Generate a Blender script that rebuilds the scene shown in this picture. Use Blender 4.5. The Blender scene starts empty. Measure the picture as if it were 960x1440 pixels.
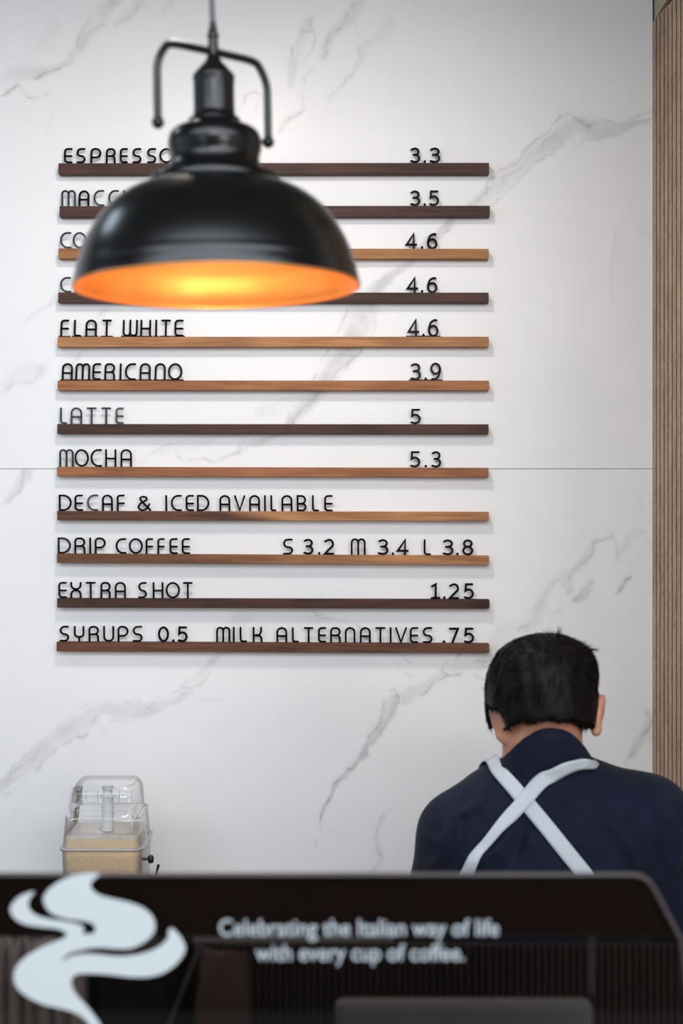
import bpy, bmesh, math, random
import numpy as np
from mathutils import Vector, Matrix, noise
from mathutils.bvhtree import BVHTree
random.seed(7)
rng = np.random.default_rng(7)
SC = bpy.context.scene
COL = SC.collection
PI = math.pi
EYE = 1.72          # height of the camera above the floor
F = 2000.0          # focal length in pixels of the 960x1440 frame (50 mm on 24x36)
WALL = 3.3          # distance of the marble wall

def P(px, py, z):
    """point at distance z that the photograph shows at pixel (px, py)"""
    return Vector(((px - 480) / F * z, z, EYE + (720 - py) / F * z))

# ------------------------------------------------------------------ camera
cd = bpy.data.cameras.new('camera')
cam = bpy.data.objects.new('camera', cd)
COL.objects.link(cam)
cam.location = (0, 0, EYE)
cam.rotation_euler = (PI / 2, 0, 0)
cd.sensor_fit = 'VERTICAL'
cd.sensor_height = 36
cd.sensor_width = 24
cd.lens = 50
cd.clip_start = .05
cd.dof.use_dof = True
cd.dof.focus_distance = 3.1
cd.dof.aperture_fstop = 4.4
SC.camera = cam

# ------------------------------------------------------------------ world, lights, exposure
w = bpy.data.worlds.new('world')
SC.world = w
w.use_nodes = True
w.node_tree.nodes['Background'].inputs[0].default_value = (.62, .76, 1, 1)
w.node_tree.nodes['Background'].inputs[1].default_value = .6
SC.view_settings.view_transform = 'Standard'
SC.view_settings.look = 'None'
SC.view_settings.gamma = 1
SC.view_settings.use_curve_mapping = False
SC.view_settings.exposure = 0.19

def area(name, loc, rot, sx, sy, power, color, spread=None):
    l = bpy.data.lights.new(name, 'AREA')
    l.shape = 'RECTANGLE'
    l.size, l.size_y, l.energy, l.color = sx, sy, power, color
    if spread: l.spread = spread
    o = bpy.data.objects.new(name, l)
    COL.objects.link(o)
    o.location, o.rotation_euler = loc, rot
    return o
# daylight through the three windows of the room, then added fill and aisle panel
area('daylight_left', (-3.28, 1.15, 2.03), (0, -PI / 2, 0), 2.25, 2.3, 8, (.66, .82, 1))
area('daylight_front_left', (-2.1, -2.56, 1.9), (PI / 2, 0, 0), 1.6, 1.8, 20, (.66, .83, 1))
area('daylight_front_right', (2.05, -2.56, 2.0), (PI / 2, 0, 0), 1.7, 1.9, 78, (1, .93, .88))
area('transom_fill', (.2, -2.56, 3.02), (PI / 2, 0, 0), 1.9, .32, 62, (1, .97, .95))  # made-up high transom, added to lift the upper right of the wall
area('ceiling_fill', (.1, -.75, 3.215), (0, 0, 0), 5.2, 1.7, 176, (.80, .89, 1))  # invented overhead fill that brightens the lower marble
area('ceiling_panel_light_aisle', (-1.75, 2.3, 3.215), (0, 0, 0), .6, .5, 6.5, (.72, .86, 1))
# ceiling lamp over the aisle: the short shadows below the ledges
area('ceiling_lamp_light', (-.25, 2.30, 2.93), (0, 0, 0), .22, .22, 11, (1, .93, .86))

# ------------------------------------------------------------------ helpers
def link(name, me, mat=None, parent=None, smooth=False, kind=None, label=None):
    o = bpy.data.objects.new(name, me)
    COL.objects.link(o)
    if mat is not None and not me.materials: me.materials.append(mat)
    if parent is not None: o.parent = parent
    if smooth:
        me.shade_smooth()
    if kind: o['kind'] = kind
    if label: o['label'] = label
    return o

def mesh_of(bm, name='m'):
    me = bpy.data.meshes.new(name)
    bmesh.ops.recalc_face_normals(bm, faces=bm.faces)
    bm.to_mesh(me); bm.free()
    return me

def obj(name, bm, mat, parent=None, smooth=False, kind=None, label=None):
    o = link(name, mesh_of(bm, name), mat, parent, smooth, kind, label)
    if smooth: sharp(o)
    return o

def sharp(o, ang=.7):
    me = o.data
    bm = bmesh.new(); bm.from_mesh(me)
    for e in bm.edges:
        if len(e.link_faces) == 2 and e.calc_face_angle(0) > ang: e.smooth = False
    bm.to_mesh(me); bm.free()

def thing(name, label, cat, loc=(0, 0, 0), group=None):
    o = bpy.data.objects.new(name, None)
    COL.objects.link(o)
    o.location = loc
    o.empty_display_size = .05
    o['label'] = label; o['category'] = cat
    if group: o['group'] = group
    return o

def tag(o, label, cat, group=None):
    o['label'] = label; o['category'] = cat
    if group: o['group'] = group
    return o

def box(bm, x0, x1, y0, y1, z0, z1, bevel=0, seg=2):
    r = bmesh.ops.create_cube(bm, size=1)
    vs = r['verts']
    for v in vs:
        v.co = Vector(((x0 + x1) / 2 + v.co.x * (x1 - x0), (y0 + y1) / 2 + v.co.y * (y1 - y0), (z0 + z1) / 2 + v.co.z * (z1 - z0)))
    if bevel:
        es = list({e for v in vs for e in v.link_edges})
        bmesh.ops.bevel(bm, geom=es, offset=bevel, segments=seg, affect='EDGES', profile=.5)

def boxobj(name, x0, x1, y0, y1, z0, z1, mat, parent=None, bevel=0, **k):
    bm = bmesh.new(); box(bm, x0, x1, y0, y1, z0, z1, bevel)
    return obj(name, bm, mat, parent, **k)

def lathe(bm, prof, c=(0, 0, 0), n=64):
    """prof: (radius, height) pairs turned about the z axis through c"""
    rings = []
    for r, h in prof:
        if r < 1e-5:
            rings.append([bm.verts.new((c[0], c[1], c[2] + h))])
        else:
            rings.append([bm.verts.new((c[0] + r * math.cos(2 * PI * k / n), c[1] + r * math.sin(2 * PI * k / n), c[2] + h)) for k in range(n)])
    for a, b in zip(rings, rings[1:]):
        for k in range(n):
            j = (k + 1) % n
            if len(a) == 1 and len(b) == 1: continue
            if len(a) == 1: bm.faces.new((a[0], b[k], b[j]))
            elif len(b) == 1: bm.faces.new((a[k], a[j], b[0]))
            else: bm.faces.new((a[k], a[j], b[j], b[k]))

def tube(bm, pts, r, n=12, caps=True):
    pts = [Vector(p) for p in pts]
    rs = r if isinstance(r, (list, tuple)) else [r] * len(pts)
    t0 = (pts[1] - pts[0]).normalized()
    up = Vector((0, 0, 1)) if abs(t0.z) < .9 else Vector((1, 0, 0))
    nrm = t0.cross(up).normalized()
    rings = []
    for i, p in enumerate(pts):
        t = (pts[min(i + 1, len(pts) - 1)] - pts[max(i - 1, 0)]).normalized()
        nrm = (nrm - t * nrm.dot(t)).normalized()
        b = t.cross(nrm)
        rings.append([bm.verts.new(p + (nrm * math.cos(2 * PI * k / n) + b * math.sin(2 * PI * k / n)) * rs[i]) for k in range(n)])
    for a, b in zip(rings, rings[1:]):
        for k in range(n):
            bm.faces.new((a[k], a[(k + 1) % n], b[(k + 1) % n], b[k]))
    if caps:
        bm.faces.new(rings[0][::-1]); bm.faces.new(rings[-1])

def smooth_pts(pts, sub=8, closed=False):
    """Catmull-Rom through pts (tuples of any length)"""
    pts = [np.array(p, float) for p in pts]
    out = []
    n = len(pts)
    rngi = range(n) if closed else range(n - 1)
    for i in rngi:
        if closed:
            p0, p1, p2, p3 = pts[i - 1], pts[i], pts[(i + 1) % n], pts[(i + 2) % n]
        else:
            p0, p1, p2, p3 = pts[max(i - 1, 0)], pts[i], pts[i + 1], pts[min(i + 2, n - 1)]
        for k in range(sub):
            t = k / sub
            out.append(.5 * ((2 * p1) + (p2 - p0) * t + (2 * p0 - 5 * p1 + 4 * p2 - p3) * t * t + (3 * p1 - p0 - 3 * p2 + p3) * t ** 3))
    if not closed: out.append(pts[-1])
    return out

# ------------------------------------------------------------------ materials
def srgb(r, g, b):
    f = lambda c: (c / 255 / 12.92) if c / 255 <= .04045 else ((c / 255 + .055) / 1.055) ** 2.4
    return (f(r), f(g), f(b), 1)

def new_mat(name):
    m = bpy.data.materials.new(name)
    m.use_nodes = True
    nt = m.node_tree
    return m, nt, nt.nodes['Principled BSDF']

def ramp(nt, fac, cols):
    r = nt.nodes.new('ShaderNodeValToRGB')
    el = r.color_ramp.elements
    while len(el) < len(cols): el.new(.5)
    for e, (p, c) in zip(el, cols):
        e.position = p; e.color = c
    nt.links.new(fac, r.inputs[0])
    return r.outputs[0]

def noise_tex(nt, scale, detail=4, rough=.5, stretch=None, obj_space=True, dist=0):
    tc = nt.nodes.new('ShaderNodeTexCoord')
    mp = nt.nodes.new('ShaderNodeMapping')
    if stretch: mp.inputs['Scale'].default_value = stretch
    nt.links.new(tc.outputs['Object' if obj_space else 'Generated'], mp.inputs[0])
    t = nt.nodes.new('ShaderNodeTexNoise')
    t.inputs['Scale'].default_value = scale
    t.inputs['Detail'].default_value = detail
    t.inputs['Roughness'].default_value = rough
    t.inputs['Distortion'].default_value = dist
    nt.links.new(mp.outputs[0], t.inputs[0])
    return t.outputs[0]

def bump(nt, bsdf, h, strength=.2, dist=.002):
    b = nt.nodes.new('ShaderNodeBump')
    b.inputs['Strength'].default_value = strength
    b.inputs['Distance'].default_value = dist
    nt.links.new(h, b.inputs['Height'])
    nt.links.new(b.outputs[0], bsdf.inputs['Normal'])

def simple(name, col, rough=.5, metal=0, spec=.5, var=.12, scale=40, bmp=0, stretch=None, coat=0):
    m, nt, b = new_mat(name)
    n = noise_tex(nt, scale, 4, .6, stretch)
    lo = tuple(c * (1 - var) for c in col[:3]) + (1,)
    hi = tuple(min(1, c * (1 + var)) for c in col[:3]) + (1,)
    nt.links.new(ramp(nt, n, [(.3, lo), (.7, hi)]), b.inputs['Base Color'])
    b.inputs['Roughness'].default_value = rough
    b.inputs['Metallic'].default_value = metal
    b.inputs['Specular IOR Level'].default_value = spec
    if coat: b.inputs['Coat Weight'].default_value = coat
    if bmp: bump(nt, b, n, bmp)
    return m

def wood(name, colA, colB, split=None):
    """fine lengthwise grain; split = (x0, x1, colA2, colB2): heartwood turning into sapwood along the strip"""
    m, nt, b = new_mat(name)
    tc = nt.nodes.new('ShaderNodeTexCoord')
    oi = nt.nodes.new('ShaderNodeObjectInfo')
    add = nt.nodes.new('ShaderNodeVectorMath'); add.operation = 'ADD'
    sc = nt.nodes.new('ShaderNodeVectorMath'); sc.operation = 'SCALE'
    nt.links.new(oi.outputs['Random'], sc.inputs['Scale']); sc.inputs[0].default_value = (7, 3, 5)
    nt.links.new(tc.outputs['Object'], add.inputs[0]); nt.links.new(sc.outputs[0], add.inputs[1])
    mp = nt.nodes.new('ShaderNodeMapping'); mp.inputs['Scale'].default_value = (2.2, 40, 55)
    mp.inputs['Rotation'].default_value = (0, .012, 0)
    nt.links.new(add.outputs[0], mp.inputs[0])
    t = nt.nodes.new('ShaderNodeTexNoise'); t.inputs['Scale'].default_value = 3; t.inputs['Detail'].default_value = 5
    t.inputs['Roughness'].default_value = .65; t.inputs['Distortion'].default_value = .6
    nt.links.new(mp.outputs[0], t.inputs[0])
    mp2 = nt.nodes.new('ShaderNodeMapping'); mp2.inputs['Scale'].default_value = (3, 10, 10)
    nt.links.new(add.outputs[0], mp2.inputs[0])
    t2 = nt.nodes.new('ShaderNodeTexNoise'); t2.inputs['Scale'].default_value = 2.2; t2.inputs['Detail'].default_value = 2
    nt.links.new(mp2.outputs[0], t2.inputs[0])
    mx0 = nt.nodes.new('ShaderNodeMath'); mx0.operation = 'MULTIPLY_ADD'; mx0.inputs[1].default_value = .6
    nt.links.new(t.outputs[0], mx0.inputs[0])
    m2 = nt.nodes.new('ShaderNodeMath'); m2.operation = 'MULTIPLY'; m2.inputs[1].default_value = .4
    nt.links.new(t2.outputs[0], m2.inputs[0]); nt.links.new(m2.outputs[0], mx0.inputs[2])
    c1 = ramp(nt, mx0.outputs[0], [(.36, colA), (.62, colB)])
    if split:
        c2 = ramp(nt, mx0.outputs[0], [(.36, split[2]), (.62, split[3])])
        sx = nt.nodes.new('ShaderNodeSeparateXYZ'); nt.links.new(tc.outputs['Object'], sx.inputs[0])
        w1 = nt.nodes.new('ShaderNodeMath'); w1.operation = 'MULTIPLY_ADD'; w1.inputs[1].default_value = 4.0
        nt.links.new(sx.outputs['Z'], w1.inputs[0]); nt.links.new(sx.outputs['X'], w1.inputs[2])
        mr = nt.nodes.new('ShaderNodeMapRange'); mr.inputs[1].default_value = split[0]; mr.inputs[2].default_value = split[1]
        nt.links.new(w1.outputs[0], mr.inputs[0])
        mx = nt.nodes.new('ShaderNodeMix'); mx.data_type = 'RGBA'
        nt.links.new(mr.outputs[0], mx.inputs[0]); nt.links.new(c1, mx.inputs[6]); nt.links.new(c2, mx.inputs[7])
        c1 = mx.outputs[2]
    nt.links.new(c1, b.inputs['Base Color'])
    b.inputs['Roughness'].default_value = .55
    b.inputs['Specular IOR Level'].default_value = .25
    bump(nt, b, t.outputs[0], .15, .001)
    return m

DK1, DK2 = srgb(50, 31, 25), srgb(84, 55, 44)
MD1, MD2 = srgb(70, 43, 30), srgb(112, 74, 52)
LT1, LT2 = srgb(134, 88, 54), srgb(184, 132, 86)
M_dark = wood('walnut_dark', DK1, DK2)
M_mid = wood('walnut_mid', MD1, MD2)
M_light = wood('walnut_light', LT1, LT2)
M_warm = wood('walnut_warm', srgb(126, 78, 48), srgb(168, 112, 72))
M_cortado = wood('walnut_split_third', srgb(140, 92, 52), srgb(180, 130, 82))
M_decaf = wood('walnut_split_ninth', MD1, MD2, (-.14, -.04, LT1, LT2))
M_drip = wood('walnut_split_tenth', srgb(88, 56, 38), srgb(122, 82, 56), (-.25, .25, LT1, LT2))
M_slat = wood('oak_slat', srgb(154, 124, 99), srgb(198, 168, 140))
M_felt = simple('dark_backing_felt', srgb(74, 54, 42), .95, spec=.1)
M_plaster = simple('beige_plaster', srgb(190, 176, 150), .9, spec=.15, var=.04, scale=6)
M_white_paint = simple('white_paint', srgb(226, 224, 220), .85, spec=.2, var=.03, scale=5)
M_grey_wall = simple('grey_room_wall', srgb(168, 162, 158), .9, spec=.1, var=.05, scale=3)
M_dark_wall = simple('dark_room_wall', srgb(70, 66, 64), .9, spec=.1, var=.05, scale=3)
M_floor = simple('floor_concrete', srgb(168, 164, 160), .6, spec=.3, var=.1, scale=3)
M_ceil = simple('ceiling_paint', srgb(110, 107, 105), .9, spec=.1, var=.02, scale=3)
M_letter = simple('black_acrylic', (.0035, .0035, .004, 1), .10, spec=.36, var=.2)
M_digit = simple('black_acrylic_numerals', (.003, .003, .0035, 1), .30, spec=.12, var=.2)
M_frame = simple('window_frame_black', srgb(30, 30, 32), .5)
M_counter = simple('counter_stone', srgb(70, 68, 66), .4, var=.2, scale=30)
M_counter_body = simple('counter_body', srgb(46, 40, 37), .6)
M_edge = simple('slab_joint', srgb(165, 163, 161), .8)

# marble: veins are a colour attribute of the slab; the shader only adds fine relief-free grain
m, nt, b = new_mat('veined_marble')
at = nt.nodes.new('ShaderNodeAttribute'); at.attribute_name = 'vein'
sp = nt.nodes.new('ShaderNodeSeparateColor'); nt.links.new(at.outputs['Color'], sp.inputs[0])
n1 = noise_tex(nt, 2.3, 5, .6)
basec = ramp(nt, n1, [(.3, srgb(233, 232, 231)), (.7, srgb(239, 238, 237))])
def mixc(nt, fac, a, bcol):
    x = nt.nodes.new('ShaderNodeMix'); x.data_type = 'RGBA'
    nt.links.new(fac, x.inputs[0]); nt.links.new(a, x.inputs[6]); x.inputs[7].default_value = bcol
    return x.outputs[2]
c = mixc(nt, sp.outputs[0], basec, srgb(176, 175, 174))
c = mixc(nt, sp.outputs[1], c, srgb(120, 116, 114))
nt.links.new(c, b.inputs['Base Color'])
b.inputs['Roughness'].default_value = .32
b.inputs['Specular IOR Level'].default_value = .28
M_marble = m

def clear_plastic(name, tint=(1, 1, 1, 1), rim=(.86, .88, .9, 1), body=.06, edge=.55, rough=.06):
    m = bpy.data.materials.new(name); m.use_nodes = True
    nt = m.node_tree
    for n in list(nt.nodes): nt.nodes.remove(n)
    out = nt.nodes.new('ShaderNodeOutputMaterial')
    tr = nt.nodes.new('ShaderNodeBsdfTransparent'); tr.inputs[0].default_value = tint
    gl = nt.nodes.new('ShaderNodeBsdfGlossy'); gl.inputs['Roughness'].default_value = rough
    df = nt.nodes.new('ShaderNodeBsdfDiffuse'); df.inputs[0].default_value = rim
    lw = nt.nodes.new('ShaderNodeLayerWeight'); lw.inputs[0].default_value = .35
    fr = nt.nodes.new('ShaderNodeFresnel'); fr.inputs[0].default_value = 1.45
    mr = nt.nodes.new('ShaderNodeMapRange'); mr.inputs[1].default_value = 0; mr.inputs[2].default_value = 1
    mr.inputs[3].default_value = body; mr.inputs[4].default_value = edge
    nt.links.new(lw.outputs['Facing'], mr.inputs[0])
    m1 = nt.nodes.new('ShaderNodeMixShader'); m2 = nt.nodes.new('ShaderNodeMixShader')
    nt.links.new(mr.outputs[0], m1.inputs[0]); nt.links.new(tr.outputs[0], m1.inputs[1]); nt.links.new(df.outputs[0], m1.inputs[2])
    nt.links.new(fr.outputs[0], m2.inputs[0]); nt.links.new(m1.outputs[0], m2.inputs[1]); nt.links.new(gl.outputs[0], m2.inputs[2])
    nt.links.new(m2.outputs[0], out.inputs[0])
    return m

# ------------------------------------------------------------------ room shell
XL, XR, YF, ZC = -3.2, 3.2, -2.5, 3.25
def st(o): o['kind'] = 'structure'; return o
st(boxobj('floor', XL - .1, XR + .1, YF - .1, WALL + .1, -.1, 0, M_floor))
st(boxobj('ceiling', XL - .1, XR + .1, YF - .1, WALL + .1, ZC, ZC + .1, M_ceil))

def wall_with_hole(name, axis, pos, a0, a1, holes, mat, thick=.1):
    """wall in the plane axis=pos; holes = (u0,u1,z0,z1)"""
    bm = bmesh.new()
    us = sorted({a0, a1, *[h[0] for h in holes], *[h[1] for h in holes]})
    for u0, u1 in zip(us, us[1:]):
        hs = [h for h in holes if h[0] <= u0 and h[1] >= u1]
        segs = [(0, ZC)] if not hs else [(0, hs[0][2]), (hs[0][3], ZC)]
        for z0, z1 in segs:
            if axis == 'x': box(bm, min(pos, pos + thick), max(pos, pos + thick), u0, u1, z0, z1)
            else: box(bm, u0, u1, min(pos, pos + thick), max(pos, pos + thick), z0, z1)
    return st(obj(name, bm, mat))
for i_, (x0, x1, y0, y1) in enumerate([(-2.5, 2.7, -1.6, .1), (-2.15, -1.35, 2.0, 2.6)]):  # the large customer-side panel only houses the added fill
    cl = thing('ceiling_panel', ['large flat fill light panel added over the customer side', 'square flat ceiling light panel over the left end of the aisle'][i_], 'lamp', ((x0 + x1) / 2, (y0 + y1) / 2, 3.22))
    boxobj('frame', (x0 - x1) / 2 - .03, (x1 - x0) / 2 + .03, (y0 - y1) / 2 - .03, (y1 - y0) / 2 + .03, .002, .03, M_frame, cl)
wall_with_hole('wall_left', 'x', XL, YF, WALL + .1, [(0.0, 2.3, .9, 3.15)], M_grey_wall, -.1)
wall_with_hole('wall_front', 'y', YF, XL, XR, [(-2.9, -1.3, 1.0, 2.8), (-1.15, 1.15, 2.86, 3.18), (1.2, 2.9, 1.05, 2.95)], M_dark_wall, -.1)
def win(name, axis, pos, u0, u1, z0, z1):
    e = bpy.data.objects.new(name, None); COL.objects.link(e); e['kind'] = 'structure'
    def bar(nm, a0, a1, b0, b1):
        if axis == 'x': boxobj(nm, pos - .03, pos + .03, a0, a1, b0, b1, M_frame, e)
        else: boxobj(nm, a0, a1, pos - .03, pos + .03, b0, b1, M_frame, e)
    bar('window_frame', u0, u0 + .04, z0, z1); bar('window_frame', u1 - .04, u1, z0, z1)
    bar('window_frame', u0, u1, z0, z0 + .04); bar('window_frame', u0, u1, z1 - .04, z1)
    bar('window_mullion', (u0 + u1) / 2 - .02, (u0 + u1) / 2 + .02, z0, z1)
win('window_1', 'x', XL - .05, 0.0, 2.3, .9, 3.15)
win('window_2', 'y', YF - .05, -2.9, -1.3, 1.0, 2.8)
win('added_transom', 'y', YF - .05, -1.15, 1.15, 2.86, 3.18)  # frame of the added transom opening that lets the fill in
win('window_3', 'y', YF - .05, 1.2, 2.9, 1.05, 2.95)
wall_with_hole('wall_outer', 'x', XR, YF, 1.9, [], M_grey_wall, .1)
wall_with_hole('wall_side', 'y', 1.9, .88, XR, [], M_grey_wall, .1)

# wall behind the marble cladding
wb = st(boxobj('wall_back', XL, 1.0, WALL + .012, WALL + .12, 0, ZC, M_white_paint))

# ---- vein painting ------------------------------------------------
_lat = rng.random((257, 257))
def vnoise(x, y):
    xi = np.floor(x).astype(int); yi = np.floor(y).astype(int)
    fx = x - xi; fy = y - yi
    fx = fx * fx * (3 - 2 * fx); fy = fy * fy * (3 - 2 * fy)
    xi %= 256; yi %= 256
    a = _lat[yi, xi]; b_ = _lat[yi, xi + 1]; c_ = _lat[yi + 1, xi]; d_ = _lat[yi + 1, xi + 1]
    return (a * (1 - fx) + b_ * fx) * (1 - fy) + (c_ * (1 - fx) + d_ * fx) * fy
def fbm(x, y, o=4):
    s = 0; a = .5; t = 0
    for k in range(o):
        s = s + a * vnoise(x * 2 ** k + 17 * k, y * 2 ** k + 31 * k); t += a; a *= .55
    return s / t

# (x, y, width) in pixels of the wall plane; kind f = soft grey fill, l = thin line
BAND = [(930, 158, 10), (895, 172, 12), (870, 182, 24), (840, 182, 32), (808, 176, 26), (780, 197, 26), (740, 226, 27), (700, 257, 26), (670, 285, 20), (640, 308, 16)]
EDGE1 = [(930, 150), (915, 153), (885, 166), (872, 176), (850, 168), (835, 170), (820, 175), (805, 160), (788, 168), (765, 190), (735, 215), (700, 243), (683, 257), (680, 275), (650, 295), (610, 325)]
EDGE2 = [(800, 188), (785, 210), (762, 226), (735, 243), (705, 272), (685, 292), (650, 312), (620, 335), (585, 365)]
EDGE3 = [(790, 180), (760, 208), (720, 238), (690, 262), (675, 268)]
EDGE4 = [(915, 168), (890, 180), (870, 186), (850, 190), (842, 197), (820, 195), (812, 206), (800, 192)]
sh = lambda L, dx, dy: [(p[0] + dx, p[1] + dy) + tuple(p[2:]) for p in L]
LOW = (-663, 819)
V_UP = [
    ('f', BAND, .38), ('l', EDGE1, .34), ('l', EDGE2, .34), ('l', EDGE3, .2), ('l', EDGE4, .2),
    ('f', [(640, 308, 16), (600, 345, 16), (575, 372, 14), (545, 388, 16), (522, 415, 30), (506, 445, 44), (494, 480, 42), (478, 508, 36), (458, 535, 32), (438, 560, 26), (420, 582, 20), (404, 602, 14)], .62),
    ('f', [(450, 540, 30), (420, 562, 30), (385, 575, 26), (365, 582, 18)], .26),
    ('f', [(404, 602, 12), (378, 616, 12), (350, 628, 10), (335, 640, 8)], .3),
    ('l', [(487, 436), (475, 462), (464, 484), (445, 522), (428, 548), (398, 560), (378, 592)], .34),
    ('l', [(528, 436), (521, 468), (505, 496), (488, 512), (452, 548), (428, 578), (410, 600)], .4),
    ('l', [(560, 372), (545, 400), (530, 402), (520, 425)], .3),
    ('l', [(506, 440), (500, 480), (480, 500), (462, 525), (442, 552)], .15),
    ('l', [(404, 602), (380, 612), (345, 622), (334, 640), (315, 645), (300, 648), (262, 643), (247, 640)], .4),
    ('l', [(240, 622), (222, 630), (202, 647)], .25), ('f', [(330, 605, 22), (225, 635, 20)], .14),
    # top left
    ('f', [(165, -5, 22), (142, 20, 24), (120, 52, 26), (104, 74, 22), (90, 92, 16), (50, 102, 22), (15, 108, 26)], .30),
    ('l', [(102, 82), (92, 92), (80, 98), (60, 103), (42, 111), (27, 117), (20, 125), (10, 130), (0, 133)], .5),
    ('l', [(27, 117), (27, 127), (33, 133), (50, 138), (60, 134), (67, 130)], .28),
    ('l', [(128, 14), (118, 40), (106, 62), (100, 82)], .2), ('l', [(146, 36), (130, 42), (112, 66)], .2),
    ('f', [(200, 3, 20), (175, 24, 14), (158, 36, 10)], .28), ('f', [(75, 35, 30), (60, 62, 30)], .12),
    ('l', [(160, 0), (152, 12), (162, 6)], .2), ('l', [(200, 8), (180, 20), (166, 32)], .2),
    ('f', [(245, -4, 14), (232, 12, 12)], .16),
    ('l', [(70, 150), (72, 165), (64, 195)], .1),
    # top middle
    ('f', [(437, 30, 16), (424, 50, 20), (412, 80, 18), (408, 118, 14)], .24),
    ('l', [(437, 28), (434, 45), (424, 44), (420, 56), (410, 68), (406, 90), (406, 116)], .28),
    ('l', [(437, 44), (440, 60), (433, 76), (421, 94), (414, 104)], .25),
    ('f', [(505, 3, 22), (488, 30, 22), (466, 52, 18), (450, 80, 10)], .3),
    ('l', [(500, 4), (488, 15), (486, 28), (474, 45), (463, 50), (458, 68), (453, 82), (440, 96), (430, 110), (427, 125), (425, 142)], .38),
    ('l', [(425, 153), (410, 163), (393, 181)], .3), ('f', [(425, 150, 10), (408, 165, 12), (392, 182, 10)], .2),
    ('f', [(548, 32, 22), (530, 55, 16), (510, 68, 14), (506, 90, 10), (480, 122, 8), (460, 140, 10)], .2),
    ('l', [(502, 38), (505, 62), (506, 80), (499, 96), (482, 122)], .22), ('l', [(558, 0), (552, 20)], .15),
    ('l', [(333, 152), (342, 144), (348, 132), (360, 131), (368, 136)], .35), ('l', [(372, 135), (362, 150), (350, 165), (348, 178)], .14),
    # left middle
    ('l', [(82, 412), (70, 424), (52, 436), (42, 442), (36, 458)], .22), ('f', [(82, 412, 8), (44, 442, 9)], .14),
    ('l', [(152, 428), (140, 440), (130, 456), (118, 490), (108, 502), (96, 512)], .24), ('f', [(150, 430, 10), (112, 500, 12)], .12),
    ('f', [(58, 522, 22), (32, 526, 30), (8, 545, 22)], .22), ('l', [(60, 516), (48, 532), (34, 538), (22, 536), (10, 550), (0, 552)], .22),
    ('l', [(64, 512), (40, 520), (22, 526)], .14),
    # right, faint
    ('l', [(862, 325), (864, 346), (862, 377), (859, 400), (858, 430), (864, 452)], .16), ('f', [(900, 326, 8), (922, 334, 10)], .2),
]
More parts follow.
